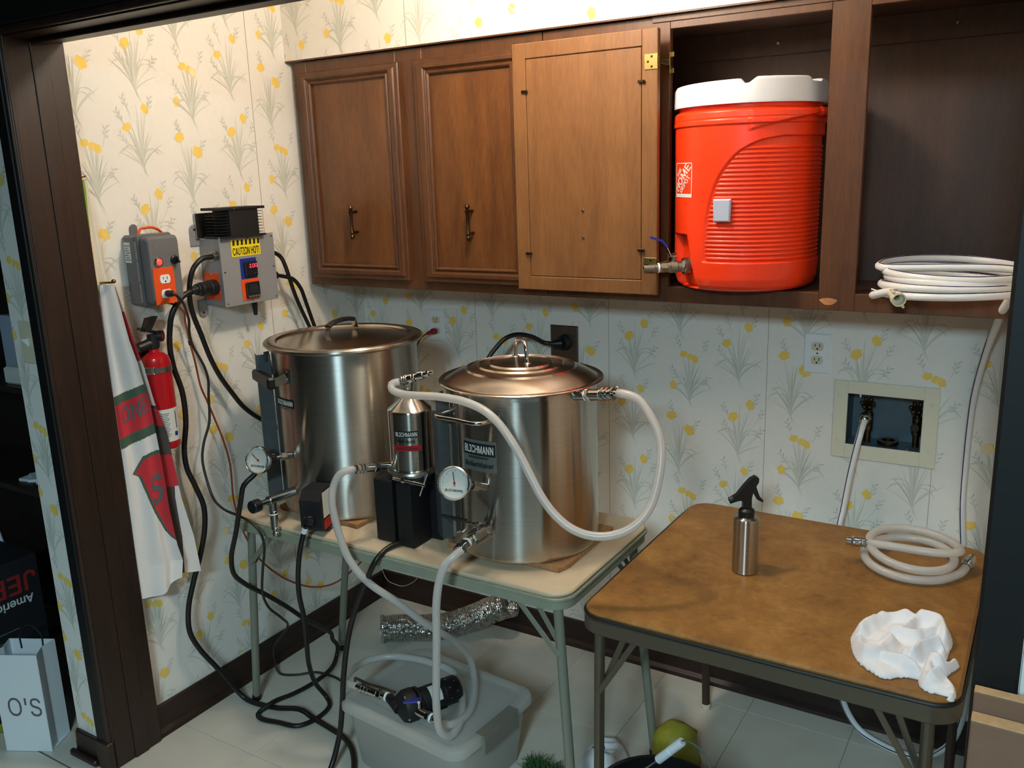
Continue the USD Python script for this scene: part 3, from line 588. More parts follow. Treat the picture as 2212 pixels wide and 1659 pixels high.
def kettle(c, R, rim, zr, label, domed):
    t = thing('brew_kettle', label, 'kettle', (c[0], c[1], KZ))
    steel = 'polished_kettle' if domed else 'kettle_steel'
    zt = zr - (.018 if domed else 0)
    prof = [(0, 0), (R - .012, 0), (R - .004, .004), (R, .014), (R, zt - KZ - .02), (R + .002, zt - KZ - .014)]
    prof += [(R + .002, zt - KZ), (R - .001, zt - KZ), (R - .002, zt - KZ - .03), (0, zt - KZ - .03)] if domed else [(rim - .006, zt - KZ - .014), (rim, zt - KZ - .009), (rim, zt - KZ - .004), (rim - .004, zt - KZ), (R - .004, zt - KZ - .002), (R - .006, zt - KZ - .012), (R - .006, zt - KZ - .02), (0, zt - KZ - .02)]
    part(t, 'body', lathe(prof, 128, (c[0], c[1], KZ)), steel, 'brushed steel kettle wall', smooth=40)
    return t
K1, R1, ZR1 = (.435, -.60), .218, 1.205
k1 = kettle(K1, R1, .2375, ZR1, 'tall stainless brew kettle with a flat recessed lid, left on the beige table', False)
part(k1, 'lid', lathe([(0, .004), (.10, .002), (.185, -.004), (.196, -.006), (.203, .001), (.2215, .0025), (.2245, .0005), (.222, -.004), (0, -.008)], 128, (K1[0], K1[1], ZR1)), 'lid_steel', 'flat steel lid', smooth=40)
hq = [V(.372, -.470, 1.2085), V(.374, -.476, 1.210), V(.388, -.500, 1.236), V(.394, -.515, 1.243), V(.395, -.56, 1.245), V(.394, -.60, 1.241), V(.394, -.618, 1.233), V(.393, -.626, 1.2085)]
lidh = part(k1, 'lid_handle', sweep(spline(hq, .006), [(-.009, -.0012), (.009, -.0012), (.009, .0012), (-.009, .0012)]), 'chrome')
part(lidh, 'grip', sweep(spline([V(.392, -.508, 1.2405), V(.395, -.53, 1.245), V(.395, -.57, 1.246), V(.394, -.605, 1.241), V(.394, -.622, 1.233)], .006), [(.0125 * math.cos(a), .0068 * math.sin(a)) for a in np.linspace(0, 2 * np.pi, 14, endpoint=False)]), 'black_plastic', 'black silicone grip')
def shield(t, c, R, az, z0, z1, w0, w1):
    """Folded sheet-metal flame shield standing beside the sight gauge."""
    p = lambda r, a, z: kp(c, a, r, z)
    a0 = az; out = []
    A0, B0, C0 = p(R + .002, a0, 0)[:2], p(R + w0, a0, 0)[:2], None
    d = B0 - A0; d /= np.linalg.norm(d); n = V(-d[1], d[0])
    C0 = B0 + n * w1
    for P, Q in ((A0, B0), (B0, C0)):
        e = (Q - P) / np.linalg.norm(Q - P); k = V(-e[1], e[0]) * .0012
        out.append(hull([(x[0], x[1], z) for x in (P - k, P + k, Q + k, Q - k) for z in (z0, z1)]))
    return part(t, 'flame_shield', out, 'galvanised', 'grey folded sheet-metal shield')
shield(k1, K1, R1, -128, KZ + .03, 1.172, .042, -.03)
part(k1, 'shield_bracket', [obox(.018, .006, .03, kp(K1, -128, R1 + .012, 1.165), (0, 0, 1), b=.001)], 'galvanised')
def front_handle(t, c, R, az0, az1, z, out, r, bar_m, grip):
    """Loop handle: two riveted plates with a bent rod standing out between them."""
    pl = []
    for a in (az0, az1):
        m = flat_patch(.034, .042, .002, 6); pl.append(wrap(m, c, R + .0003, a, z))
    h = part(t, 'handle_plate', pl[0], bar_m); part(t, 'handle_plate', pl[1], bar_m)
    for a in (az0, az1):
        for s in (-1, 1): part(h, 'rivet', screw(kp(c, a, R + .0023, z + s * .012), kp((0, 0), a, 1, 0), .0045, .003), 'dull_steel')
    am = (az0 + az1) / 2
    q0, q1 = kp(c, az0, R + .003, z), kp(c, az1, R + .003, z); dv = kp((0, 0), am, 1, 0)
    if grip:
        arms = [sweep(spline([q + V(0, 0, -.004), q + dv * out * .5 + V(0, 0, -.012), q + dv * out + V(0, 0, -.014)], .006), [(-.0012, -.013), (.0012, -.013), (.0012, .013), (-.0012, .013)]) for q in (q0, q1)]
        for a_ in arms: part(h, 'arm', a_, bar_m)
        e0, e1 = q0 + dv * out, q1 + dv * out
        part(h, 'grip', obox(.026, .034, np.linalg.norm(e1 - e0) * 1.06, (e0 + e1) / 2 + V(0, 0, -.016), e1 - e0, b=.006), 'black_plastic', 'black silicone grip')
    else:
        e0, e1 = q0 + dv * out, q1 + dv * out; m0 = (e0 - q0) * .8
        part(h, 'bar', tube([q0, q0 + m0, e0 + (e1 - e0) * .08, e0 + (e1 - e0) * .5, e1 + (e0 - e1) * .08, q1 + m0, q1], r, 12, .006), 'chrome')
    return h
front_handle(k1, K1, R1, -137, -97, 1.125, .045, .005, 'dull_steel', True)
def kettle_label(t, c, R, az, z, w, lines, plate='matte_black'):
    for i, (s, h, zz, m, bg) in enumerate(lines):
        if bg: part(t, 'label', wrap(flat_patch(w, bg, .0004, 16), c, R + .0004, az, zz), plate, 'black maker plate')
        tm = flat_text(s, h, .0005, True, 1.0, .0009); k = min(1.25, w * .9 / (tm.bounds[1][0] - tm.bounds[0][0])); tm.apply_scale([k, 1, 1])
        part(t, 'lettering', wrap(tm, c, R + .0004, az, zz), m, smooth=False)
kettle_label(k1, K1, R1, -104, 1.037, .088, [('BLICHMANN', .014, 1.042, 'label_white', .025), ('ENGINEERING', .004, 1.024, 'ink_grey', 0)])
# thermometer on its stem
tp = V(.366, -.912, .895); ts = kp(K1, -101, R1, .886); td = V(.16, -.95, .28)
g1 = dial(k1, tp, td, .040, -55)
part(k1, 'thermometer_stem', [rod(ts, ts + (tp - ts) * .2, .010), hexnut(ts + (tp - ts) * .18, ts + (tp - ts) * .34, .013), rod(ts + (tp - ts) * .3, tp - V(0, 0, .005), .006)], 'dull_steel')
part(k1, 'swivel', [sphere(.014, ts + (tp - ts) * .62, (1.1, 1, 1.1), 2), obox(.024, .03, .016, ts + (tp - ts) * .62, tp - ts, b=.003)] + [screw(ts + (tp - ts) * .62 + V(.004, -.016, s), (.3, -1, 0), .004, .004) for s in (-.008, .008)], 'black_plastic', 'black adjustable swivel')
# linear drain valve with its sight tube
vs = kp(K1, -103, R1, .772); ve = vs + V(.004, -.150, .006)
vd = (ve - vs) / np.linalg.norm(ve - vs)
dv1 = part(k1, 'drain_valve', [rod(vs, vs + vd * .104, .0135), rod(vs + vd * .10, ve, .0085), rod(vs + vd * .087, vs + vd * .087 - V(0, 0, .035), .0115)], 'dull_steel')
part(dv1, 'valve_knob', [rod(ve - vd * .012, ve + vd * .016, .0185, n=28)], 'black_plastic', 'black round knob')
b_ = vs + vd * .087 - V(0, 0, .033)
part(dv1, 'spout', [rod(b_, b_ - V(0, 0, .01), .0125), pipe(b_ - V(0, 0, .01), b_ - V(0, 0, .052), .0118, .009), rod(b_ - V(0, 0, .05), b_ - V(0, 0, .058), .0122), rod(b_ - V(0, 0, .058), b_ - V(0, 0, .078), .009), rod(b_ - V(0, 0, .066), b_ - V(0, 0, .072), .0105)], 'chrome', 'chrome spout with a white washer')
part(dv1, 'washer', rod(b_ - V(0, 0, .0085), b_ - V(0, 0, .0125), .0132), 'white_plastic')
# heating-element enclosure
ea = -72; ec = kp(K1, ea, R1 + .045, .763); ed = kp((0, 0), ea, 1, 0); es = V(-ed[1], ed[0], 0)
def enc(pts): return hull([ec + es * x + ed * y + V(0, 0, z) for x, y, z in pts])
en = part(k1, 'element_cover', enc([(s * .032, y, z) for s in (-1, 1) for y, z in ((-.04, .055), (.022, .055), (.046, .03), (.046, -.05), (.03, -.064), (-.04, -.064))]), 'matte_black', 'black heating-element cover')
part(en, 'warning_label', [obox(.062, .075, .0006, ec + es * .0325 + V(0, 0, .012), es, b=0)], 'label_white')
part(en, 'label_strip', [obox(.062, .028, .0008, ec + es * .0326 + V(0, 0, -.045), es, b=0)], 'label_red')
pl = V(.543, -.915, .742)
part(en, 'cable_gland', [rod(ec + ed * .03 - es * .012 + V(0, 0, -.02), pl + V(0, 0, .0), .017, .015), hexnut(pl + V(0, .004, .006), pl + V(0, -.004, -.008), .016)], 'black_plastic')

K2, R2, ZR2 = (1.07, -.622), .200, 1.160
k2 = kettle(K2, R2, .2, ZR2, 'stainless brew kettle with a domed lid, right on the beige table', True)
zl = ZR2 - .018
lid = part(k2, 'lid', lathe([(0, .044), (.05, .043), (.080, .0405), (.083, .0432), (.087, .0388), (.108, .0362), (.111, .0388), (.115, .0345), (.140, .0300), (.143, .0322), (.147, .0272), (.178, .016), (.196, .0045), (.203, .002), (.2155, .0035), (.2185, .001), (.216, -.003), (.19, -.002), (0, .01)], 128, (K2[0], K2[1], zl)), 'lid_steel', 'domed steel lid with ringed steps', smooth=25)
hd2 = V(.62, -.55, 0); hd2 /= np.linalg.norm(hd2); hb2 = V(K2[0] - .01, K2[1] + .02, zl + .042)
part(lid, 'lid_handle', [tube([hb2 - hd2 * .052, hb2 - hd2 * .05 + V(0, 0, .012), hb2 - hd2 * .042 + V(0, 0, .042), hb2 - hd2 * .028 + V(0, 0, .053), hb2 + hd2 * .028 + V(0, 0, .053), hb2 + hd2 * .042 + V(0, 0, .042), hb2 + hd2 * .05 + V(0, 0, .010), hb2 + hd2 * .056 - V(0, 0, .002)], .0055, 12, .005), sphere(.011, hb2 - hd2 * .052, (1, 1, .35), 2), sphere(.011, hb2 + hd2 * .054, (1, 1, .35), 2)], 'chrome')
shield(k2, K2, R2, -128, KZ + .03, 1.112, .035, -.045)
part(k2, 'shield_bracket', [obox(.02, .006, .02, kp(K2, -131, R2 + .02, 1.116), (0, 0, 1), b=.001)], 'galvanised')
front_handle(k2, K2, R2, -118, -75, 1.088, .075, .0055, 'dull_steel', False)
part(k2, 'label_plate', wrap(flat_patch(.104, .082, .0003, 16), K2, R2 + .0003, -93, .981), 'plate_grey', 'pale grey maker label')
kettle_label(k2, K2, R2, -93, .984, .098, [('BLICHMANN', .019, .998, 'label_white', .032), ('ENGINEERING', .005, .9765, 'ink', 0), ('BoilerMaker', .012, .958, 'ink', 0)])
part(k2, 'sight_tube', [rod(kp(K2, -118, R2 + .016, KZ + .05), kp(K2, -118, R2 + .016, 1.05), .006), rod(kp(K2, -118, R2, KZ + .055), kp(K2, -118, R2 + .018, KZ + .055), .008)], 'dull_steel')
ts = kp(K2, -88, R2, .902); tp = V(1.052, -.915, .938); td = V(.20, -.93, .30)
g2 = dial(k2, tp, td, .042, -12)
part(k2, 'thermometer_stem', [rod(ts, ts + (tp - ts) * .3, .011), hexnut(ts + (tp - ts) * .25, ts + (tp - ts) * .45, .014), rod(ts + (tp - ts) * .3, tp, .006)], 'dull_steel')
part(k2, 'swivel', [sphere(.013, ts + (tp - ts) * .66, (1, 1, 1), 2), obox(.022, .026, .016, ts + (tp - ts) * .66, tp - ts, b=.003)], 'brass', 'brass swivel nut')
vo = kp(K2, -86, R2 - .002, .792); vd = V(-.18, -.95, -.12); vd /= np.linalg.norm(vd)
bv = ball_valve(k2, vo, vd, .0125, (-1, -.25, .12), 'black_plastic', .075, 'steel ball valve')
fp = vo + vd * .078; fq = V(1.08, -.965, .778)
part(k2, 'valve_coupling', hose_fitting(fp, fq, .0135), 'chrome'); part(k2, 'sealing_tape', rod(fp + (fq - fp) * .1, fp + (fq - fp) * .24, .0138), 'white_plastic')
p0, p1 = kp(K2, -17, R2 - .002, 1.124), V(1.400, -.715, 1.153)
part(k2, 'return_coupling', hose_fitting(p0, p1, .0145) + [sphere(.005, p0 + (p1 - p0) * .93 + V(0, 0, .014), (1, 1, 1), 2)], 'chrome', 'chrome quick coupling at the rim')
for s in (.27, .60): part(k2, 'sealing_tape', rod(p0 + (p1 - p0) * (s - .02), p0 + (p1 - p0) * (s + .02), .0152), 'white_plastic')

# ---------------------------------------------------------------- orange drink cooler in the cabinet
CC, CZ = (1.532, -.205), 1.3535
from scipy.interpolate import PchipInterpolator
ARC = PchipInterpolator([1.40, 1.433, 1.526, 1.612, 1.676, 1.719, 1.734, 1.738], [-108.6, -108.3, -106.4, -100, -88, -70, -46, 20])
def arc_az(z):                                                      # left border of the ribbed field
    return ARC(np.clip(z, 1.40, 1.738))
def cooler_radius(az, z):
    r = np.interp(z, [1.3535, 1.356, 1.366, 1.385, 1.43, 1.74, 1.764, 1.766, 1.7765, 1.7775, 1.780, 1.781, 1.796, 1.801, 1.803, 1.8155], [.150, .164, .177, .1835, .186, .188, .188, .1915, .1915, .1902, .1902, .191, .1895, .185, .179, .179])
    inside = (az > arc_az(z)) & (az < 150) & (z > 1.43) & (z < 1.7345); d = np.clip((az - arc_az(z)) / 2., 0, 1)
    ph = ((z - 1.434) / .01075) % 1.
    rib = np.where((az > arc_az(z) + 2.5) & (z > 1.432) & (z < 1.715), .0038 * np.clip(np.sin(np.pi * ph) * 1.6 - .3, 0, 1), 0)
    r = r - np.where(inside, .0062 * d, 0) + np.where(inside, rib, 0)
    lug = np.clip((az + 74) / 3, 0, 1) * np.clip((105 - az) / 3, 0, 1)              # handle lug on the right
    zb = np.interp(az, [-78, -60, -40, -22, -10, 100], [1.742, 1.757, 1.770, 1.779, 1.782, 1.782])
    r = r + np.where((z > zb) & (z < 1.799), lug * .013 * np.clip((az + 78) / 50, .25, 1) * np.clip((z - zb) / .006, 0, 1) * np.clip((1.799 - z) / .004, 0, 1), 0)
    rec = np.clip((az + 153) / 3, 0, 1) * np.clip((-118 - (az - (z - 1.40) * -80)) / 3, 0, 1) * np.clip((1.497 - z) / .004, 0, 1)  # spigot recess
    return r - .022 * np.clip(rec, 0, 1) * (z > 1.36)
def cooler_body():
    az = np.linspace(-180, 180, 361)[:-1]
    zs = np.unique(np.concatenate([np.linspace(1.3535, 1.43, 22), np.linspace(1.43, 1.74, 175), np.linspace(1.74, 1.8155, 50)]))
    A, Z = np.meshgrid(az, zs); Rr = cooler_radius(A, Z); t = np.radians(A)
    v = np.stack([CC[0] + Rr * np.cos(t), CC[1] + Rr * np.sin(t), Z], -1).reshape(-1, 3); n = len(az); k = len(zs)
    i, j = np.meshgrid(np.arange(k - 1), np.arange(n), indexing='ij'); j2 = (j + 1) % n
    a, b, c, e = i * n + j, i * n + j2, (i + 1) * n + j2, (i + 1) * n + j
    f = np.concatenate([np.stack([a, b, c], -1).reshape(-1, 3), np.stack([a, c, e], -1).reshape(-1, 3)])
    v = np.vstack([v, [[CC[0], CC[1], zs[0]], [CC[0], CC[1], zs[-1]]]]); s = len(v) - 2; jj = np.arange(n)
    f = np.vstack([f, np.stack([np.full(n, s), (jj + 1) % n, jj], 1), np.stack([np.full(n, s + 1), (k - 1) * n + jj, (k - 1) * n + (jj + 1) % n], 1)])
    return trimesh.Trimesh(v, f, process=False)
t = thing('drink_cooler', 'big orange drink cooler with a white lid and ribbed side, in the open cabinet', 'cooler', (CC[0], CC[1], CZ))
part(t, 'body', cooler_body(), 'cooler_orange', smooth=True)
def lid_profile(az):
    """Top of the lid's wall: higher handles with a notch between."""
    return np.interp(az, [-180, -150, -146, -82, -79, -77, -74, -68, -25, -22, -10, -8, 60, 62, 100, 180], [1.862, 1.862, 1.866, 1.869, 1.868, 1.858, 1.858, 1.872, 1.872, 1.862, 1.862, 1.868, 1.868, 1.860, 1.862, 1.862])
az = np.linspace(-180, 180, 241)[:-1]; T_ = np.radians(az); top = lid_profile(az)
rows = []
for rr, zz in ((.0, 1.816), (.176, 1.816), (.1905, 1.8125), (.1915, 1.8165), (.1905, None), (.1885, 'b'), (.183, 'c'), (.150, 'c'), (.12, 1.852), (.0, 1.852)):
    z_ = np.full(len(az), zz) if isinstance(zz, float) else (top - .008 if zz is None else top - .0022 if zz == 'b' else top)
    rows.append(np.stack([CC[0] + rr * np.cos(T_), CC[1] + rr * np.sin(T_), z_], 1))
n_ = len(az); f_ = []
for i in range(len(rows) - 1):
    for j in range(n_): a, b, c, e = i * n_ + j, i * n_ + (j + 1) % n_, (i + 1) * n_ + (j + 1) % n_, (i + 1) * n_ + j; f_ += [(a, b, c), (a, c, e)]
lm = trimesh.Trimesh(np.vstack(rows), f_, process=False); lm.merge_vertices(); lm.update_faces(lm.nondegenerate_faces())
part(t, 'lid', lm, 'cooler_white', 'white screw lid', smooth=40)
part(t, 'handle', [sphere(.012, kp(CC, -14, .198, 1.789), (1, 1, 1), 2), tube([kp(CC, -18, .192, 1.789), kp(CC, -12, .202, 1.789), kp(CC, -4, .202, 1.788), kp(CC, 2, .19, 1.787)], .010, 12, .006)], 'cooler_orange')
part(t, 'badge', [wrap(hull([(s * x, y, z) for s in (-1, 1) for x, y, z in ((.0225, .028, 0), (.0205, -.028, 0), (.0225, .028, .006), (.0205, -.028, .006), (.019, .0245, .009), (.0175, -.0245, .009))]), CC, .187, -91, 1.560)], 'cooler_grey', 'pale grey blank badge')
LG = (-133, 1.638); lw, lh = .086, .078                            # the square shop sign printed on the cooler
lg = [flat_patch(lw, .0022, .0004, 12, 0, lh / 2, 0), flat_patch(.0022, lh, .0004, 1, -lw / 2, 0, 0), flat_patch(.0022, lh, .0004, 1, lw / 2, 0, 0), flat_patch(lw + .0022, .009, .0004, 12, 0, -lh / 2 - .003, 0)]
part(t, 'logo_frame', [wrap(m, CC, .1875, *LG) for m in lg], 'label_white', 'white square outline of the printed sign', kind='stuff')
for s, h, o, L in (('THE', .011, .0245, .030), ('HOME', .0225, .004, .092), ('DEPOT', .0130, -.0180, .058)):
    m = flat_text(s, h, .0004, True); m.apply_scale([L / (m.bounds[1][0] - m.bounds[0][0]), 1, 1]); q = math.radians(43)
    v = m.vertices; v[:, 0] += v[:, 1] * -.35; x, y = v[:, 0].copy() + (0 if s != 'THE' else -.004), v[:, 1].copy() + o
    m.vertices = np.stack([x * math.cos(q) - y * math.sin(q), x * math.sin(q) + y * math.cos(q), v[:, 2]], 1)
    part(t, 'logo_lettering', wrap(m, CC, .1876, *LG), 'label_white', 'white slanted lettering', smooth=False)
vo = V(CC[0] - .163 * math.cos(math.radians(48)), CC[1] - .163 * math.sin(math.radians(48)), 1.414); vd = V(-.80, -.59, -.03); vd /= np.linalg.norm(vd)
vv = part(t, 'spigot', [rod(vo, vo + vd * .02, .0225, n=28), hexnut(vo + vd * .012, vo + vd * .024, .017), rod(vo + vd * .02, vo + vd * .062, .0145), rod(vo + vd * .034, vo + vd * .056, .0165), hexnut(vo + vd * .06, vo + vd * .08, .014), rod(vo + vd * .08, vo + vd * .098, .012), pipe(vo + vd * .096, vo + vd * .125, .0095, .007), rod(vo + vd * .045 + V(0, 0, .012), vo + vd * .045 + V(0, 0, .034), .0055)], 'dull_steel', 'steel ball valve with a nozzle')
part(vv, 'sealing_tape', rod(vo + vd * .082, vo + vd * .088, .0132), 'white_plastic')
b0 = vo + vd * .045 + V(0, 0, .029)
part(vv, 'lever_arm', sweep([b0 - vd * .006, b0 + vd * .008, b0 + vd * .02 + V(0, 0, .026)], [(-.0075, -.0012), (.0075, -.0012), (.0075, .0012), (-.0075, .0012)]), 'chrome')
part(vv, 'lever_grip', sweep([b0 + vd * .018 + V(0, 0, .024), b0 + vd * .033 + V(0, 0, .042), b0 + vd * .062 + V(0, 0, .052)], [(-.0085, -.003), (.0085, -.003), (.0085, .003), (-.0085, .003)]), 'lever_blue', 'blue lever grip')
part(vv, 'lever_nut', hexnut(b0, b0 + V(0, 0, .007), .0075), 'brass')

# ---------------------------------------------------------------- white water hose: coil in the cabinet, drop behind the post, run to the wall valve
t = thing('water_hose', 'long white water hose with a blue stripe, coiled in the open cabinet and hanging down', 'hose', (2.04, -.26, 1.36))
coil = []
for i in range(0, 4 * 18 + 1):
    a = math.radians(200 + i * 20); k = i / 18.
    rx, ry = .150 + .010 * math.sin(2.1 * k + .5), .155 + .012 * math.cos(1.3 * k)
    coil.append((2.045 + .006 * math.sin(3 * k) + rx * math.cos(a), -.265 + .006 * math.cos(2 * k) + ry * math.sin(a), 1.3645 + .0148 * k + .006 * math.sin(a + 2.2 + k)))
hose_path = [(1.935, -.400, 1.366), (1.955, -.425, 1.366)][:0] + coil + [(2.19, -.30, 1.415), (2.178, -.33, 1.385), (2.156, -.30, 1.335), (2.138, -.18, 1.27), (2.119, -.12, 1.197), (2.099, -.07, 1.077), (2.093, -.045, .97), (2.092, -.04, .866), (2.094, -.04, .761), (2.104, -.04, .649), (2.123, -.05, .486), (2.15, -.06, .25), (2.125, -.06, .06), (2.076, -.085, .0115), (2.021, -.115, .0115), (1.942, -.10, .0115), (1.88, -.085, .03), (1.834, -.10, .115), (1.82, -.10, .20), (1.806, -.105, .40), (1.798, -.11, .55), (1.793, -.10, .659), (1.799, -.09, .712), (1.81, -.085, .809), (1.82, -.075, .883), (1.828, -.06, .935), (1.830, -.030, .958)]
hp = spline(hose_path, .012)
part(t, 'tube', sweep(hp, circ(.0093, 12)), 'hose_white', smooth=50)
tt = np.gradient(hp, axis=0); tt /= np.linalg.norm(tt, axis=1, keepdims=True)
ref = np.array([(.15, -.45, .9)] * len(hp)); k_ = np.clip((1.33 - hp[:, 2]) / .2, 0, 1)[:, None]; ref = ref * (1 - k_) + np.array([(-.55, -.8, .2)]) * k_
nn = ref - tt * (ref * tt).sum(1, keepdims=True); nn /= np.linalg.norm(nn, axis=1, keepdims=True)
part(t, 'stripe', sweep(hp + nn * .0078, circ(.0021, 6)), 'hose_stripe', 'dark blue stripe', smooth=50)
fo = V(1.938, -.425, 1.376); fd = V(.42, -.88, -.18); fd /= np.linalg.norm(fd); fa, fu, _ = frame_of(fd)
part(t, 'hose_end', [tube([coil[0], V(*coil[0]) + V(-.012, -.05, .0), fo - fd * .01, fo + fd * .01], .0093, 12)], 'hose_white')
part(t, 'fitting', [pipe(fo, fo + fd * .034, .0105, .006), lathe([(.007, .03), (.0135, .03), (.0155, .034), (.0155, .05), (.0125, .05), (.0125, .036), (.007, .036)], 28, fo, fd)] + [obox(.006, .012, .012, fo + fd * .042 + (fa * math.cos(q) + fu * math.sin(q)) * .0185, fd, fa * math.cos(q) + fu * math.sin(q), .002) for q in (2.2, 5.3)], 'ivory_plastic', 'white winged hose coupling')
part(t, 'tag', [text('nde', .007, fo + fd * .012 + (fa * -.2 + fu) * .0112, fa * .9 + fd * .1, fd, .0004, True)], 'lever_blue', 'blue lettering')
part(t, 'coupling', [rod((1.830, -.030, .957), (1.829, -.012, .966), .0125, n=24), hexnut((1.8295, -.02, .962), (1.829, -.006, .968), .0165)], 'chrome', 'chrome hose coupling at the valve')
one('hose_clip', [rod((1.872, -.292, 1.364), (1.888, -.30, 1.361), .0055, n=12), rod((1.888, -.30, 1.361), (1.9, -.306, 1.36), .0025, n=8)], 'dull_steel', 'little metal fitting lying left of the coiled hose in the cabinet', 'fitting')

# ---------------------------------------------------------------- back wall: sockets and the washer valve box
def receptacle(parent, x, z, s=1., face='ivory_plastic', nrm=(0, -1, 0), y=-.0055):
    """One socket of a duplex receptacle at (x, z) on the back wall, or on a plane facing nrm."""
    n = V(*nrm); a, u, _ = frame_of(n); o = V(x, y, z) if nrm == (0, -1, 0) else V(*x)
    pr = [(.0172 * math.cos(q) , max(-.0122, min(.0122, .0172 * math.sin(q)))) for q in np.linspace(0, 2 * np.pi, 36, endpoint=False)]
    r = part(parent, 'receptacle', hull([o + a * p * s + u * q * s + n * k for p, q in pr for k in (-.001, .0022)]), face)
    part(r, 'slots', [obox(.002 * s, .0085 * s, .0006, o + n * .0023 + a * .0062 * s + u * .003 * s, n, b=0), obox(.002 * s, .0068 * s, .0006, o + n * .0023 - a * .0062 * s + u * .003 * s, n, b=0), rod(o + n * .0016 - u * .0065 * s, o + n * .0026 - u * .0065 * s, .0026 * s, n=14)], 'slot_dark', kind='stuff')
    return r
t = thing('duplex_outlet', 'white duplex outlet with ivory sockets, above left of the washer valve box', 'outlet', (1.687, 0, 1.137))
part(t, 'cover_plate', [hull([(1.687 + sx * w, y, 1.137 + sz * h) for sx in (-1, 1) for sz in (-1, 1) for w, h, y in ((.036, .0575, -.0005), (.036, .0575, -.003), (.033, .0545, -.0055))])], 'white_plastic')
receptacle(t, 1.6885, 1.1575); receptacle(t, 1.6885, 1.1175); part(t, 'screw', screw((1.6885, -.0055, 1.1375), (0, -1, 0), .003, .001), 'dull_steel')
t = thing('range_outlet', 'brown metal range outlet plate with a black plug, behind the right kettle', 'outlet', (.867, 0, 1.10))
part(t, 'cover_plate', hull([(.867 + sx * w, y, 1.10 + sz * h) for sx in (-1, 1) for sz in (-1, 1) for w, h, y in ((.052, .067, -.0005), (.052, .067, -.0025), (.048, .063, -.005))]), 'range_plate')
part(t, 'socket', lathe([(0, .0), (.027, 0), (.027, .004), (.024, .006), (0, .006)], 32, (.874, -.004, 1.112), (0, -1, 0)), 'matte_black')
part(t, 'screw', screw((.873, -.005, 1.152), (0, -1, 0), .004, .002), 'dull_steel')
t = thing('duplex_outlet', 'white outlet holding a red plug, on the wall behind the left kettle', 'outlet', (.338, 0, 1.135))
part(t, 'cover_plate', [hull([(.338 + sx * w, y, 1.135 + sz * h) for sx in (-1, 1) for sz in (-1, 1) for w, h, y in ((.036, .0575, -.0005), (.036, .0575, -.003), (.033, .0545, -.0055))])], 'white_plastic')
receptacle(t, .338, 1.1555); receptacle(t, .338, 1.1155)
BX = (1.777, 1.977, .878, 1.031)
t = thing('washer_valve_box', 'recessed metal washer valve box with a cream frame, low on the right of the wall', 'valve box', (1.877, 0, .95))
fx0, fx1, fz0, fz1 = 1.740, 2.016, .838, 1.066
part(t, 'frame', [box(fx0, BX[0] + .002, -.007, 0, fz0, fz1, .002), box(BX[1] - .002, fx1, -.007, 0, fz0, fz1, .002), box(BX[0], BX[1], -.007, 0, fz0, BX[2] + .002, .002), box(BX[0], BX[1], -.007, 0, BX[3] - .002, fz1, .002)], 'washbox_trim', 'cream frame')
for x, z in ((1.757, 1.018), (1.757, .888), (1.997, 1.018), (1.997, .888)): part(t, 'screw', screw((x, -.007, z), (0, -1, 0), .0045, .002), 'washbox_trim')
e = .0012
part(t, 'box', [box(BX[0] - .004, BX[1] + .004, .088, .09, BX[2], BX[3], e), box(BX[0] - .004, BX[0] + .0012, -.002, .09, BX[2], BX[3], e), box(BX[1] - .0012, BX[1] + .004, -.002, .09, BX[2], BX[3], e), box(BX[0], BX[1], -.002, .09, BX[2] - .004, BX[2] + .0012, e), box(BX[0], BX[1], -.002, .09, BX[3] - .0012, BX[3] + .004, e)], 'washbox_inside')
part(t, 'drain', [lathe([(.018, 0), (.027, 0), (.029, .004), (.029, .012), (.018, .012), (.018, 0)], 32, (1.885, .045, BX[2] + .001))], 'valve_metal')
for x in (1.829, 1.957):
    v = part(t, 'faucet', [rod((x, .045, BX[2] + .001), (x, .045, .985), .0085, n=16), rod((x, .045, .915), (x, .045, .968), .0125, n=16), rod((x, .045, .954 if x < 1.9 else .945), (x, .005, .945), .0115, n=20), rod((x, .045, .975), (x, .020, .999), .007, n=14)], 'valve_metal', 'old brass washer faucet')
    c0 = V(x, .018, 1.000); ax = V(0, -.72, .69)
    part(v, 'wheel_handle', [lathe([(.006, -.003), (.013, -.004), (.0145, 0), (.013, .004), (.006, .003)], 12, c0, ax)] + [sphere(.006, c0 + (V(1, 0, 0) * math.cos(q) + V(0, .69, .72) * math.sin(q)) * .015, (1, 1, 1), 1) for q in np.linspace(0, 2 * np.pi, 6, endpoint=False)], 'valve_metal', 'star-shaped wheel handle')
    if x > 1.9: part(v, 'outlet_mouth', rod((x, .0052, .945), (x, .0046, .945), .0085, n=20), 'slot_dark')

# ---------------------------------------------------------------- left wall: control boxes
t = thing('control_box', 'grey hinged plastic switch box with a lit red lamp and an orange outlet plate', 'control box', (.05, -.943, 1.43))
by0, by1, bz0, bz1 = -1.002, -.892, 1.334, 1.531
part(t, 'body', box(.001, .056, by0, by1, bz0, bz1, .006), 'grey_box')
def yz_slab(y0, y1, z0, z1, r, x0, x1, b): m = slab(rounded(y0, y1, z0, z1, r), x0, x1, b); return trimesh.Trimesh(m.vertices[:, [2, 0, 1]], m.faces, process=False)
ld = part(t, 'door', [yz_slab(by0 - .003, by1 + .003, bz0 - .003, bz1 + .003, .010, .058, .072, .003), yz_slab(by0 + .002, by1 - .002, bz0 + .004, bz1 - .004, .012, .070, .106, .008)], 'grey_box')
part(ld, 'raised_panel', yz_slab(by0 + .022, by1 - .012, 1.475, 1.505, .003, .1055, .1066, .0008), 'grey_box')
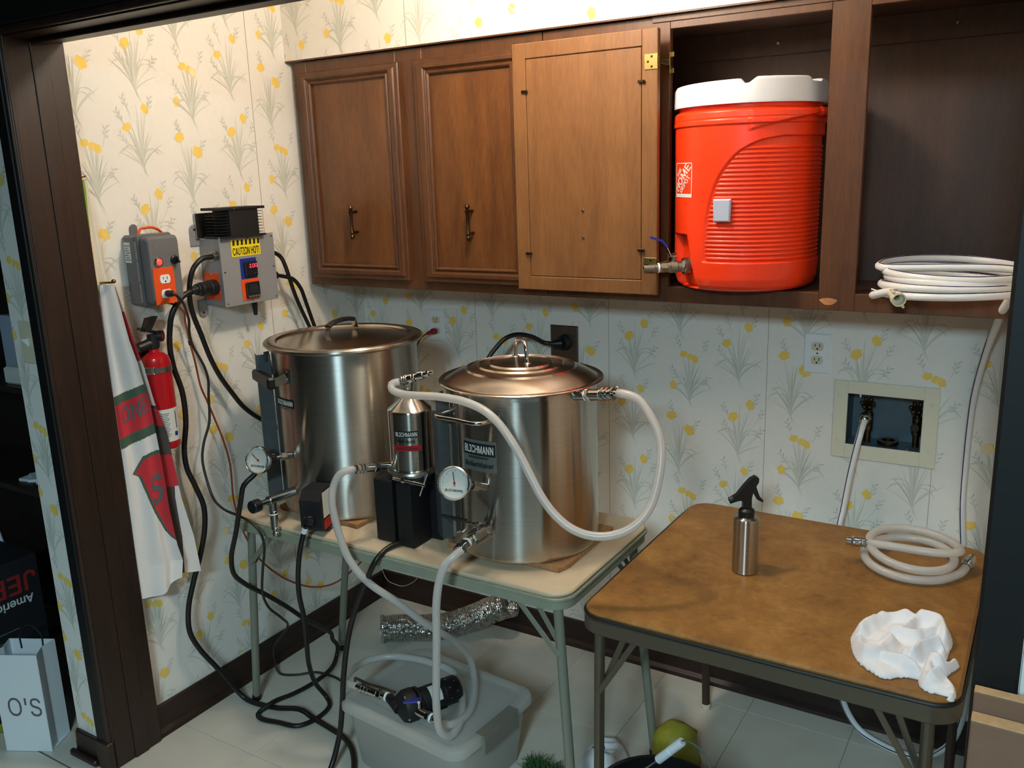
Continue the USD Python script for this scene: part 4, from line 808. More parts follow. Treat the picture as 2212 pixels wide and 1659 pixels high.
part(t, 'hinge', [rod((.064, by0 - .005, z0), (.064, by0 - .005, z1), .0038, n=12) for z0, z1 in ((1.345, 1.40), (1.403, 1.46), (1.463, 1.515))], 'grey_box', kind='stuff')
part(t, 'latch', box(.055, .085, by1 + .002, by1 + .008, 1.40, 1.45, .002), 'grey_box')
part(t, 'mounting_tab', [rod((.001, -.962, 1.548), (.0064, -.962, 1.548), .0119, n=24), box(.001, .006, -.974, -.95, 1.525, 1.548, .001)], 'grey_box')
part(t, 'side_label', [box(.008, .034, by0 - .0006, by0 + .001, 1.455, 1.512, 0)], 'label_white', 'white paper label')
part(t, 'label_print', [box(.010 + .003 * (i % 2), .032 - .004 * (i % 3), by0 - .0009, by0 - .0005, 1.462 + .0065 * i, 1.4645 + .0065 * i, 0) for i in range(7)], 'ink_grey', kind='stuff')
lp = part(t, 'indicator_lamp', lathe([(0, 0), (.0135, 0), (.0135, .004), (.0115, .007), (.0095, .007), (.0095, .004), (0, .004)], 28, (.106, -.971, 1.457), (1, 0, 0)), 'chrome', 'chrome lamp bezel')
part(lp, 'lens', lathe([(0, .0085), (.005, .0075), (.0092, .005), (.0092, .003), (0, .003)], 24, (.106, -.971, 1.457), (1, 0, 0)), 'lit_red', 'glowing red lens')
kb = part(t, 'switch_knob', [lathe([(0, 0), (.0125, 0), (.0125, .004), (.0095, .006), (.009, .014), (0, .014)], 24, (.106, -.917, 1.458), (1, 0, 0)), obox(.007, .017, .010, (.125, -.917, 1.458), (1, 0, 0), (0, .4, -.9), .002)], 'black_plastic')
part(kb, 'pointer', obox(.0018, .010, .0006, (.1303, -.917, 1.458), (1, 0, 0), (0, .4, -.9), 0), 'label_white')
op = part(t, 'outlet_plate', box(.1055, .1085, -.993, -.9235, 1.337, 1.440, .001), 'orange_plate', 'orange outlet plate')
for z in (1.4075, 1.3665): receptacle(op, (.1083, -.957, z), 0, 1., 'white_plastic', (1, 0, 0))
part(op, 'screw', screw((.1085, -.957, 1.387), (1, 0, 0), .003, .001), 'orange_plate')

t = thing('control_box', 'grey metal temperature controller box marked CAUTION HOT! with red digits', 'control box', (.05, -.635, 1.40))
cy0, cy1, cz0, cz1 = -.740, -.530, 1.298, 1.502
part(t, 'body', box(.001, .094, cy0, cy1, cz0, cz1, .002), 'grey_steel_paint')
fp_ = part(t, 'front_plate', box(.0942, .0972, cy0 - .004, cy1 + .004, cz0 - .004, cz1 + .004, .001), 'grey_steel_paint')
for y in (cy0 + .006, (cy0 + cy1) / 2, cy1 - .006):
    for z in (cz0 + .006, (cz0 + cz1) / 2, cz1 - .006):
        if abs(y - (cy0 + cy1) / 2) < .01 and abs(z - 1.4) < .01: continue
        part(fp_, 'screw', screw((.0972, y, z), (1, 0, 0), .0035, .0018), 'chrome')
part(t, 'mounting_tab', [box(.001, .004, -.772, -.738, 1.480, 1.528, .001), rod((.001, -.755, 1.528), (.0044, -.755, 1.528), .0169, n=28)], 'grey_steel_paint'); part(t, 'tab_hole', rod((.0044, -.755, 1.530), (.0046, -.755, 1.530), .004, n=16), 'slot_dark')
part(t, 'mounting_tab', [box(.001, .004, -.770, -.736, 1.275, 1.315, .001), rod((.001, -.753, 1.278), (.0044, -.753, 1.278), .0169, n=28)], 'grey_steel_paint'); part(t, 'tab_hole', rod((.0044, -.753, 1.276), (.0046, -.753, 1.276), .004, n=16), 'slot_dark')
fr = lambda y0, y1, z0, z1, d=.0004, x=.0972: box(x, x + d, y0, y1, z0, z1, 0)
cl = part(fp_, 'caution_label', fr(-.701, -.585, 1.4435, 1.4945), 'label_yellow', 'yellow CAUTION HOT! label')
part(cl, 'hazard_stripes', [hull([(x, -.695 + .0165 * i + s, z) for x in (.0975, .0979) for s, z in ((0, 1.4775), (.008, 1.4775), (.0095, 1.4935), (.0015, 1.4935))]) for i in range(7)], 'ink', kind='stuff')
ct = flat_text('CAUTION HOT!', .0215, .0005, True); ct.apply_scale([.106 / (ct.bounds[1][0] - ct.bounds[0][0]), 1, 1])
part(cl, 'lettering', place(ct, (.0975, -.643, 1.459), (0, 1, 0), (0, 0, 1), (1, 0, 0)), 'ink', smooth=False)
def pid(y0, y1, z0, z1, bezel):
    b = part(fp_, 'meter_bezel', box(.0972, .0995, y0, y1, z0, z1, .0008), bezel)
    m = part(b, 'meter', box(.099, .108, y0 + .012, y1 - .003, z0 + .006, z1 - .010, .0025), 'black_plastic', 'black panel meter'); return m
# upper meter with red digits
pid(-.6735, -.6085, 1.3725, 1.4355, 'label_blue')
dg = [text('100', .0125, (.1082, -.630, 1.412), (0, 1, 0), (0, 0, 1), .0004, False), box(.1082, .1086, -.6475, -.6445, 1.4095, 1.411, 0)]
part(fp_, 'meter_digits', dg, 'lit_digit', 'glowing red digits 100')
part(fp_, 'meter_marks', [box(.108, .1084, -.628 + .011 * i, -.624 + .011 * i, 1.388, 1.3895, 0) for i in range(2)], 'ink_grey', kind='stuff')
pid(-.6755, -.6065, 1.306, 1.371, 'orange_plate')
part(fp_, 'meter_screen', box(.1078, .1083, -.653, -.618, 1.335, 1.3545, .0002), 'lcd'); part(fp_, 'meter_screen', box(.1078, .1083, -.653, -.618, 1.3265, 1.3335, .0002), 'lcd')
part(fp_, 'meter_buttons', [box(.1078, .1092, -.659 + .012 * i, -.650 + .012 * i, 1.314, 1.3205, .0006) for i in range(4)], 'ink_grey', kind='stuff')
hs = part(t, 'heat_sink', [box(.035, .1115, -.706, -.594, 1.5025, 1.585, .001), box(.03, .115, -.742, -.570, 1.5025, 1.508, .001), box(.03, .115, -.745, -.567, 1.585, 1.593, .001)], 'matte_black', 'black finned heat sink')
for i in range(8): part(hs, 'fin', box(.036, .108, -.738, -.574, 1.5135 + .0091 * i, 1.515 + .0091 * i, .0004), 'matte_black')
part(hs, 'screw', screw((.115, -.69, 1.589), (1, 0, 0), .0025, .001), 'dull_steel')
part(t, 'mounting_plate', box(.003, .010, -.752, -.60, 1.500, 1.578, .001), 'dull_steel')
sp = part(t, 'socket_plate', box(.010, .078, cy0 - .0025, cy0, 1.315, 1.399, .0008), 'orange_plate', 'orange socket plate on the side')
for z in (1.393, 1.322): part(sp, 'screw', screw((.043, cy0 - .0025, z), (0, -1, 0), .0035, .0018), 'dull_steel')
part(t, 'cable_clamp', [pipe((.075, cy0, 1.450), (.075, cy0 - .020, 1.450), .0125, .009), obox(.026, .010, .008, (.075, cy0 - .012, 1.462), (0, -1, 0), b=.001)], 'dull_steel')
part(t, 'probe_plug', [rod((.06, -.597, cz0), (.06, -.597, cz0 - .014), .0085, n=18), rod((.06, -.597, cz0 - .012), (.06, -.597, cz0 - .05), .0095, .006, n=18)], 'black_plastic')
part(t, 'side_gland', [rod((.062, cy1, 1.366), (.065, cy1 + .035, 1.365), .0155, .012, n=18)], 'black_plastic')

# ---------------------------------------------------------------- fire extinguisher
EX, EY = .055, -.982
t = thing('fire_extinguisher', 'red fire extinguisher strapped to the wall behind the hanging towel', 'fire extinguisher', (EX, EY, .913))
part(t, 'cylinder', lathe([(0, 0), (.037, 0), (.041, .005), (.041, .255), (.037, .27), (.024, .281), (.014, .286), (.012, .30), (0, .30)], 40, (EX, EY, .913)), 'extinguisher_red')
part(t, 'paper_label', wrap(flat_patch(.125, .098, .0004, 20), (EX, EY), .0411, -20, .985), 'label_white', 'white instruction label')
part(t, 'label_print', [wrap(flat_patch(.055 - .006 * (i % 3), .0016, .0003, 8, -.02, .036 - .0052 * i, .0005), (EX, EY), .0411, -20, .985) for i in range(14)] + [wrap(flat_patch(.0035, .010, .0003, 1, .028, .035 - .006 * i, .0005), (EX, EY), .0411, -20, .985) for i in range(8)], 'ink_grey', kind='stuff')
part(t, 'blue_mark', wrap(flat_patch(.011, .013, .0003, 2, .024, -.028, .0006), (EX, EY), .0411, -20, .985), 'label_blue')
part(t, 'strap', pipe((EX, EY, 1.142), (EX, EY, 1.158), .0425, .0412, 40), 'dull_steel', 'steel strap')
part(t, 'buckle', [obox(.03, .003, .004, kp((EX, EY), -62, .0445, 1.142), kp((0, 0), -62, 1, 0), b=.001), obox(.03, .003, .004, kp((EX, EY), -62, .0445, 1.160), kp((0, 0), -62, 1, 0), b=.001), obox(.003, .02, .004, kp((EX, EY), -78, .0445, 1.151), kp((0, 0), -78, 1, 0), b=.001), obox(.003, .02, .004, kp((EX, EY), -44, .0445, 1.151), kp((0, 0), -44, 1, 0), b=.001)], 'chrome', kind='stuff')
part(t, 'wall_bracket', [box(.001, .013, EY - .015, EY + .015, .93, 1.20, .002)], 'black_plastic')
vl = part(t, 'valve_head', [rod((EX, EY, 1.208), (EX, EY, 1.250), .016, n=20), rod((EX - .01, EY - .045, 1.215), (EX, EY + .012, 1.228), .014, .017, n=18)], 'black_plastic')
part(vl, 'lever', [obox(.016, .008, .07, (EX, EY - .012, 1.262), (.05, -.75, .25), b=.003), hull([(EX + s * .011, EY + a, z) for s in (-1, 1) for a, z in ((-.03, 1.262), (-.01, 1.262), (.012, 1.298), (-.012, 1.298), (.018, 1.30))])], 'black_plastic')
part(vl, 'gauge', lathe([(0, 0), (.015, 0), (.016, .004), (.016, .016), (.013, .018), (.0125, .014), (0, .014)], 24, (EX + .004, EY + .012, 1.243), (.8, .6, 0)), 'black_plastic')
part(vl, 'gauge_dial', lathe([(0, .0145), (.0122, .0145), (.0122, .0138)], 20, (EX + .004, EY + .012, 1.243), (.8, .6, 0)), 'label_red')

# ---------------------------------------------------------------- inline heater between the kettles
RC = (.79, -.745)
t = thing('inline_heater', 'small steel cylinder heater with a red band, on a black stand between the two kettles', 'heater', (RC[0], RC[1], TZ))
for a in ((.783, .834, -.819, -.742), (.700, .764, -.812, -.742), (.815, .868, -.738, -.660), (.715, .772, -.735, -.672)):
    part(t, 'stand_leg', slab([(a[0], a[2]), (a[1], a[2]), (a[1], a[3]), (a[0], a[3])], TZ + .0005, .864, .004), 'matte_black')
part(t, 'stand_top', rod((RC[0], RC[1], .846), (RC[0], RC[1], .866), .058, n=40), 'matte_black')
part(t, 'base_cap', lathe([(0, .862), (.064, .862), (.066, .866), (.066, .878), (.069, .882), (.069, .888), (.063, .892), (0, .892)], 56, (RC[0], RC[1], 0)), 'black_plastic')
part(t, 'cylinder', lathe([(0, .886), (.0625, .886), (.0645, .889), (.0645, .892), (.0625, .895), (.0625, 1.052), (.0615, 1.056), (.060, 1.058), (.024, 1.088), (.0145, 1.094), (.0145, 1.108), (0, 1.108)], 72, (RC[0], RC[1], 0)), 'polished_kettle', 'brushed steel cylinder with a conical top')
cl = part(t, 'clamp', lathe([(.064, -.006), (.070, -.006), (.072, 0), (.070, .006), (.064, .006), (.064, -.006)], 56, (RC[0], RC[1], .884)), 'dull_steel')
q0, q1 = V(.775, -.818, .875), V(.886, -.822, .874)
part(cl, 'clamp_screw', [rod(q0, q1, .0045), obox(.014, .016, .014, q0 + V(.008, .006, 0), (1, 0, 0), b=.003), hexnut(q0 + V(.03, 0, 0), q0 + V(.04, 0, 0), .008)], 'chrome')
part(cl, 'tee_handle', rod((.894, -.82, .909), (.866, -.822, .842), .003, n=12), 'chrome')
def wrapR(m, az, z): return wrap(m, RC, .0628, az, z)
def lab(s, h, w):
    m = flat_text(s, h, .0004, True, 1, .0007); m.apply_scale([w / (m.bounds[1][0] - m.bounds[0][0]), 1, 1]); return m
LA = -66
part(t, 'label', wrapR(flat_patch(.066, .018, .0004, 14), LA, .999), 'matte_black', 'black maker plate')
part(t, 'lettering', wrapR(lab('BLICHMANN', .011, .060), LA, .999), 'label_white', smooth=False)
part(t, 'lettering', wrapR(lab('RIMS-Rocket', .0085, .050), LA - 1, .979), 'ink', smooth=False)
part(t, 'red_band', wrapR(flat_patch(.080, .0155, .0004, 16), LA, .960), 'label_red', 'red strip')
part(t, 'band_print', [wrapR(flat_patch(.034 if i == 0 else .066, .0013, .0004, 10, 0, .004 - .0035 * i, .0004), LA, .960) for i in range(3)], 'ink', kind='stuff')
i0, i1 = V(.748, -.793, .902), V(.705, -.905, .916)
part(t, 'inlet_coupling', [rod(i0, i0 + (i1 - i0) * .14, .009)] + hose_fitting(i0 + (i1 - i0) * .1, i1, .0125), 'chrome', 'chrome quick coupling')
o0, o1 = V(.779, -.768, 1.134), V(.872, -.742, 1.163)
part(t, 'outlet_coupling', hose_fitting(o0 + (o1 - o0) * .62, o0, .0125) + [rod(o0 + (o1 - o0) * .55, o0 + (o1 - o0) * .72, .0125), rod(o0 + (o1 - o0) * .70, o0 + (o1 - o0) * .86, .009), rod(o0 + (o1 - o0) * .84, o1, .0055), hexnut(o0 + (o1 - o0) * .80, o0 + (o1 - o0) * .88, .010), rod((RC[0], RC[1], 1.10), o0 + (o1 - o0) * .3, .012), sphere(.004, V(.81, -.775, 1.118), (1, 1, 1), 2)], 'chrome', 'chrome tee with a quick coupling')

# ---------------------------------------------------------------- tubing and cables
def line(name, label, cat_, pts, r, m, n=10, step=.007, ends=()):
    return one(name, sweep(spline(pts, step), circ(r, n)), m, label, cat_, smooth=60)
line('silicone_hose', 'translucent hose looping from the right kettle rim to the top of the inline heater', 'hose', [(1.392, -.7145, 1.152), (1.408, -.716, 1.1535), (1.444, -.717, 1.145), (1.473, -.724, 1.119), (1.497, -.734, 1.088), (1.514, -.746, 1.053), (1.521, -.76, 1.015), (1.52, -.779, .965), (1.513, -.797, .922), (1.496, -.817, .888), (1.467, -.839, .864), (1.427, -.86, .852), (1.383, -.875, .854), (1.344, -.882, .868), (1.306, -.885, .896), (1.274, -.885, .933), (1.245, -.882, .977), (1.22, -.88, 1.018), (1.192, -.88, 1.058), (1.156, -.877, 1.095), (1.115, -.872, 1.118), (1.062, -.87, 1.132), (.967, -.848, 1.13), (.872, -.82, 1.117), (.80, -.795, 1.109), (.768, -.79, 1.116), (.762, -.783, 1.128), (.777, -.769, 1.1335)], .0102, 'silicone', 14)
line('silicone_hose', 'translucent hose hanging from the side of the inline heater down to the pump', 'hose', [(.709, -.898, .915), (.7, -.915, .916), (.681, -.922, .904), (.664, -.93, .874), (.662, -.94, .834), (.666, -.94, .791), (.675, -.937, .74), (.694, -.93, .673), (.725, -.915, .618), (.755, -.898, .583), (.789, -.87, .546), (.817, -.835, .498), (.834, -.801, .455), (.853, -.75, .403), (.85, -.676, .333), (.872, -.64, .268), (.911, -.676, .236), (.955, -.742, .232), (.989, -.817, .231), (.992, -.868, .235), (.985, -.905, .243), (.968, -.912, .246)], .0102, 'silicone', 14)
line('silicone_hose', 'translucent hose dropping straight from the right kettle drain valve onto the plastic box', 'hose', [(1.088, -.952, .785), (1.08, -.968, .776), (1.062, -.985, .755), (1.044, -.99, .709), (1.031, -.99, .643), (1.024, -.988, .548), (1.018, -.989, .452), (1.009, -.985, .351), (1.003, -.968, .270), (1.006, -.935, .233), (1.004, -.90, .230), (.990, -.86, .230), (.955, -.80, .230), (.89, -.715, .230), (.82, -.67, .230), (.756, -.665, .230), (.686, -.67, .230), (.608, -.698, .230), (.566, -.75, .230), (.560, -.81, .230), (.584, -.868, .235), (.625, -.896, .250), (.66, -.903, .258)], .0102, 'silicone', 14)
def cable(label, pts, r, m='cable_black', name='power_cable'): return line(name, label, 'cable', pts, r, m, 10)
c1 = thing('power_cable', 'thick black cable with a twist-lock plug in the CAUTION HOT! box', 'cable', (.05, -.75, 1.35))
part(c1, 'plug', [rod((.055, -.7425, 1.356), (.058, -.772, 1.356), .024, n=28), rod((.058, -.770, 1.356), (.064, -.806, 1.357), .021, n=28), rod((.064, -.804, 1.357), (.069, -.824, 1.359), .017, n=24), rod((.068, -.822, 1.359), (.0715, -.846, 1.356), .0135, .010, n=20)], 'black_plastic')
part(c1, 'cord', sweep(spline([(.0695, -.835, 1.358), (.071, -.85, 1.355), (.07, -.876, 1.345), (.06, -.91, 1.3), (.05, -.918, 1.252), (.043, -.92, 1.196), (.042, -.915, 1.139), (.048, -.9, 1.058), (.046, -.899, .965), (.037, -.91, .879), (.039, -.91, .821), (.051, -.897, .76), (.065, -.886, .692), (.067, -.894, .622), (.061, -.916, .544), (.053, -.947, .463), (.05, -.975, .384), (.06, -.989, .317), (.06, -.964, .245), (.068, -.907, .141), (.075, -.86, .05), (.105, -.845, .0105), (.16, -.846, .0095), (.234, -.832, .0095), (.332, -.819, .026), (.381, -.815, .0095), (.461, -.828, .0095), (.528, -.841, .0095), (.585, -.868, .0095), (.655, -.935, .0095), (.69, -.990, .0095), (.70, -1.05, .0095)], .012), circ(.0082, 12)), 'cable_black', smooth=60)
cable('thick black cable looping from the side clamp of the CAUTION HOT! box', [(.075, -.735, 1.450), (.075, -.764, 1.45), (.075, -.797, 1.447), (.07, -.825, 1.423), (.06, -.836, 1.383), (.05, -.836, 1.326), (.046, -.826, 1.279), (.044, -.804, 1.215), (.04, -.778, 1.141), (.04, -.749, 1.076), (.044, -.714, 1.016), (.05, -.676, .958), (.06, -.621, .905), (.09, -.58, .87), (.12, -.45, .84), (.18, -.355, .83), (.4, -.33, .88), (.62, -.37, .95), (.72, -.42, .97), (.80, -.40, 1.0), (.87, -.33, 1.02), (.92, -.3, 1.03)], .0078)
c3 = thing('power_cable', 'thin dark cord plugged into the orange outlet, trailing down to the pump', 'cable', (.11, -.957, 1.367))
part(c3, 'plug', [obox(.020, .018, .026, (.1235, -.958, 1.367), (1, 0, 0), b=.005), obox(.013, .012, .022, (.140, -.968, 1.371), (.8, -.6, .1), b=.004)], 'black_plastic')
part(c3, 'cord', sweep(spline([(.143, -.972, 1.372), (.155, -.978, 1.373), (.165, -.974, 1.369), (.15, -.94, 1.342), (.103, -.893, 1.299), (.08, -.871, 1.273), (.058, -.858, 1.232), (.05, -.845, 1.191), (.055, -.828, 1.149), (.058, -.816, 1.115), (.06, -.811, 1.075), (.057, -.814, 1.03), (.056, -.822, .946), (.048, -.845, .884), (.05, -.859, .834), (.07, -.865, .762), (.1, -.875, .722), (.17, -.905, .715), (.217, -.92, .715), (.262, -.915, .706), (.3, -.91, .692), (.33, -.905, .664), (.334, -.899, .622), (.305, -.89, .529), (.285, -.882, .449), (.276, -.857, .389), (.261, -.8, .324), (.201, -.72, .24), (.145, -.7, .178), (.1, -.702, .122), (.06, -.67, .04), (.085, -.675, .006), (.143, -.654, .005), (.19, -.61, .005), (.26, -.60, .005), (.36, -.63, .02), (.46, -.70, .10), (.563, -.804, .2), (.64, -.87, .255), (.705, -.902, .278), (.775, -.915, .292), (.81, -.91, .288)], .012), circ(.0040, 8)), 'brown_cord', smooth=60)
c4 = thing('power_cable', 'black cable from the element cover, looped on the floor, up to the left dial', 'cable', (.54, -.92, .74))
part(c4, 'cord', sweep(spline([(.372, -.885, .885), (.360, -.905, .868), (.350, -.93, .848), (.335, -.95, .827), (.315, -.95, .777), (.268, -.94, .67), (.208, -.92, .56), (.197, -.907, .501), (.205, -.873, .455), (.226, -.816, .399), (.247, -.757, .336), (.259, -.7, .271), (.242, -.612, .191), (.224, -.549, .131), (.212, -.535, .101), (.207, -.508, .059), (.202, -.512, .02), (.226, -.565, .0085), (.237, -.662, .0085), (.224, -.743, .0085), (.22, -.835, .026), (.206, -.885, .0085), (.234, -.897, .0085), (.294, -.885, .0085), (.367, -.868, .010), (.39, -.80, .0085), (.374, -.733, .0085), (.346, -.718, .02), (.339, -.75, .08), (.377, -.808, .189), (.441, -.87, .319), (.463, -.891, .414), (.472, -.91, .5), (.49, -.922, .583), (.514, -.925, .669), (.537, -.920, .732)], .012), circ(.0074, 12)), 'cable_black', smooth=60)
part(c4, 'marker_tape', [rod((.5285, -.9230, .708), (.5345, -.9213, .724), .0085, n=16)], 'white_plastic', 'white tape marker')
cable('black cable running from the black heater stand over the beige table edge to the floor', [(.80, -.78, .6895), (.79, -.812, .6895), (.775, -.855, .6885), (.765, -.897, .668), (.734, -.905, .609), (.702, -.908, .543), (.668, -.910, .463), (.642, -.912, .374), (.626, -.917, .28), (.616, -.922, .186), (.605, -.935, .089), (.605, -.985, .0095), (.62, -1.05, .0095), (.66, -1.1, .0095)], .0080)
cable('upper of two black cables arching from the right of the CAUTION HOT! box', [(.06, -.530, 1.442), (.06, -.5, 1.44), (.06, -.467, 1.422), (.061, -.451, 1.391), (.06, -.436, 1.348), (.055, -.411, 1.285), (.054, -.386, 1.23), (.06, -.369, 1.184), (.08, -.353, 1.115), (.1, -.34, 1.015), (.12, -.335, .85), (.13, -.33, .705), (.14, -.32, .6)], .0068)
cable('lower of two black cables arching from the right of the CAUTION HOT! box', [(.065, -.51, 1.365), (.065, -.496, 1.364), (.065, -.469, 1.358), (.068, -.428, 1.344), (.066, -.395, 1.31), (.06, -.371, 1.262), (.06, -.344, 1.184), (.08, -.323, 1.076), (.1, -.311, .958), (.11, -.30, .8), (.115, -.29, .6)], .0066)
c5 = thing('power_cable', 'black cord and plug in the brown range outlet, arching down behind the right kettle', 'cable', (.874, -.02, 1.112))
part(c5, 'plug', [rod((.874, -.0105, 1.112), (.872, -.034, 1.112), .026, .023, n=28), rod((.872, -.03, 1.112), (.846, -.048, 1.110), .020, .013, n=24)], 'black_rubber')
part(c5, 'cord', sweep(spline([(.85, -.046, 1.111), (.842, -.05, 1.112), (.82, -.055, 1.114), (.797, -.09, 1.138), (.768, -.14, 1.153), (.747, -.18, 1.146), (.723, -.2, 1.118), (.704, -.22, 1.085), (.687, -.24, 1.031), (.68, -.26, .895), (.68, -.28, .75), (.68, -.30, .6)], .012), circ(.0076, 12)), 'black_rubber', smooth=60)
part(c5, 'collar', rod((.829, -.0525, 1.113), (.836, -.051, 1.1125), .0082, n=16), 'brass', 'brass collar')
c6 = thing('extension_cord', 'thin orange-brown cord from the hinged grey box to the red plug', 'cable', (.05, -.9, 1.3))
part(c6, 'cord', sweep(spline([(.06, -.925, 1.333), (.055, -.9, 1.325), (.05, -.863, 1.299), (.03, -.846, 1.266), (.03, -.838, 1.199), (.03, -.828, 1.139), (.03, -.817, 1.054), (.03, -.802, 1.011), (.03, -.779, .941), (.03, -.756, .866), (.03, -.74, .781), (.03, -.741, .657), (.035, -.728, .565), (.04, -.699, .477), (.05, -.683, .435), (.063, -.635, .367), (.076, -.569, .302), (.111, -.5, .26), (.154, -.442, .26), (.191, -.371, .298), (.207, -.32, .333), (.175, -.18, .45), (.201, -.09, .787), (.252, -.06, .986), (.285, -.055, 1.065), (.305, -.055, 1.095), (.330, -.05, 1.112)], .012), circ(.0031, 8)), 'orange_cord', smooth=60)
part(c6, 'cable_tie', rod((.03, -.839, 1.204), (.03, -.8365, 1.19), .005, n=12), 'cable_black')
part(c6, 'red_plug', [obox(.022, .020, .024, (.338, -.020, 1.1155), (0, -1, 0), b=.005), rod((.338, -.03, 1.1155), (.329, -.05, 1.111), .008, .006, n=14)], 'red_plastic', 'red plug')
part(c6, 'top_loop', sweep(spline([(.05, -.985, 1.530), (.05, -.977, 1.541), (.05, -.973, 1.548), (.05, -.96, 1.549), (.045, -.936, 1.55), (.04, -.913, 1.544), (.03, -.891, 1.533), (.02, -.874, 1.517), (.012, -.868, 1.48)], .006), circ(.0038, 10)), 'orange_plate', 'orange end looped over the grey box', smooth=60)
one('loose_wire', sweep(spline([(.06, -.08, .52), (.072, -.1, .25), (.085, -.1, .139), (.106, -.1, .110), (.145, -.1, .102), (.18, -.1, .103), (.223, -.1, .125), (.249, -.1, .147), (.268, -.1, .182), (.285, -.1, .24), (.29, -.1, .4)], .012), circ(.0011, 6)), 'ivory_plastic', 'thin pale wire drooping in a loop under the beige table', 'wire', smooth=60)

# ---------------------------------------------------------------- plastic storage box with the pump on it
BC, BA = V(.845, -.775, 0), math.radians(-5)
def brot(m):
    T = trimesh.transformations.rotation_matrix(BA, (0, 0, 1)); m = m.copy(); m.apply_transform(T); m.apply_translation(BC); return m
def ring_shell(levels, n=7):
    """An open tub: [(half w, half d, corner r, z)] rings joined in order."""
    R_ = [np.array([(x, y, z) for x, y in rounded(-w, w, -d, d, r, n)]) for w, d, r, z in levels]; k = len(R_[0]); f = []
    for i in range(len(R_) - 1):
        for j in range(k): a, b, c, e = i * k + j, i * k + (j + 1) % k, (i + 1) * k + (j + 1) % k, (i + 1) * k + j; f += [(a, b, c), (a, c, e)]
    v = np.vstack(R_ + [[[0, 0, levels[0][3]]], [[0, 0, levels[-1][3]]]]); s = len(v) - 2
    f += [(s, (j + 1) % k, j) for j in range(k)] + [(s + 1, (len(R_) - 1) * k + j, (len(R_) - 1) * k + (j + 1) % k) for j in range(k)]
    return trimesh.Trimesh(v, f, process=False)
t = thing('storage_box', 'translucent plastic storage box on the floor with a pump lying on its lid', 'storage box', (BC[0], BC[1], 0))
part(t, 'tub', brot(ring_shell([(.190, .140, .03, .0015), (.193, .143, .032, .006), (.213, .163, .036, .190), (.219, .169, .038, .190), (.219, .169, .038, .197), (.210, .160, .034, .197), (.191, .141, .03, .009), (.185, .135, .03, .004)])), 'bin_plastic', smooth=40)
part(t, 'lid', brot(ring_shell([(.226, .176, .042, .188), (.230, .180, .045, .188), (.230, .180, .045, .206), (.226, .176, .042, .213), (.218, .168, .040, .2145), (.206, .156, .036, .2145), (.200, .150, .034, .209), (.198, .148, .034, .209)])), 'bin_plastic', 'translucent recessed lid', smooth=40)
part(t, 'lid_rib', [brot(box(-.17, .17, y - .0015, y + .0015, .2085, .2105, .0006)) for y in (-.125, .125)], 'bin_plastic', kind='stuff')
part(t, 'latch', brot(hull([(x, y, z) for y in (-.075, .075) for x, z in ((.205, .2155), (.234, .214), (.238, .2), (.236, .158), (.231, .158), (.229, .2))])), 'taupe_plastic', 'taupe end latch')
pz = .2485
def pw(x, y, z=pz): return V(x, y, z)
t = thing('wort_pump', 'black pump with a blue valve lever lying on the plastic box', 'pump', (.86, -.85, .212))
hA, hB = pw(.835, -.905), pw(.905, -.765); ax = (hB - hA) / np.linalg.norm(hB - hA)
part(t, 'motor', lathe([(0, .045), (.033, .045), (.036, .05), (.036, .115), (.034, .12), (0, .12)], 36, hA, ax), 'matte_black')
part(t, 'fan_cover', lathe([(0, .115), (.037, .115), (.0385, .119), (.0385, .158), (.034, .165), (0, .166)], 36, hA, ax), 'black_plastic')
_a, _u, _ = frame_of(ax)
part(t, 'vent_dots', [obox(.004, .006, .002, hA + ax * (.128 + .02 * (i % 2)) + (_a * math.cos(q) + _u * math.sin(q)) * .0385, _a * math.cos(q) + _u * math.sin(q), ax, 0) for i, q in enumerate(np.linspace(0, 2 * np.pi, 16, endpoint=False))], 'ink_grey', kind='stuff')
part(t, 'paper_label', place(wrap(flat_patch(.05, .034, .0004, 12), (0, 0), .0361, 0, 0), hA + ax * .086, *(lambda a, u: (u * .75 - a * .66, ax * 0 + np.cross(ax, u * .75 - a * .66), ax))(_a, _u)), 'label_white', 'white label')
part(t, 'bracket', lathe([(0, .028), (.030, .028), (.044, .034), (.044, .042), (.032, .048), (0, .048)], 36, hA, ax), 'black_plastic')
part(t, 'pump_head', [lathe([(0, -.022), (.018, -.02), (.040, -.008), (.046, .004), (.046, .026), (.042, .030), (0, .03)], 36, hA, ax)], 'matte_black')
part(t, 'head_bolt', [screw(hA + (_a * math.cos(q) + _u * math.sin(q)) * .042 - ax * .004, -ax, .004, .003) for q in (.4, 1.97, 3.54, 5.11)], 'chrome', kind='stuff')
part(t, 'foot', [obox(.05, .004, .08, hA + ax * .08 - V(0, 0, .0325), ax, b=.001), obox(.012, .008, .06, hA + ax * .05 + V(.055, -.005, -.031), (1, -.3, 0), b=.002)], 'black_plastic')
ih = hA - ax * .015
part(t, 'inlet', [rod(ih, pw(.775, -.897, .255), .017, .013, n=20)], 'matte_black')
part(t, 'inlet_coupling', hose_fitting(pw(.778, -.898, .255), pw(.66, -.903, .258), .0125), 'chrome', 'chrome quick coupling')
part(t, 'sealing_tape', rod(pw(.770, -.8984, .2552), pw(.764, -.8987, .2553), .0135), 'white_plastic')
v0, v1 = pw(.868, -.905, .252), pw(.968, -.912, .246); vd = (v1 - v0) / np.linalg.norm(v1 - v0)
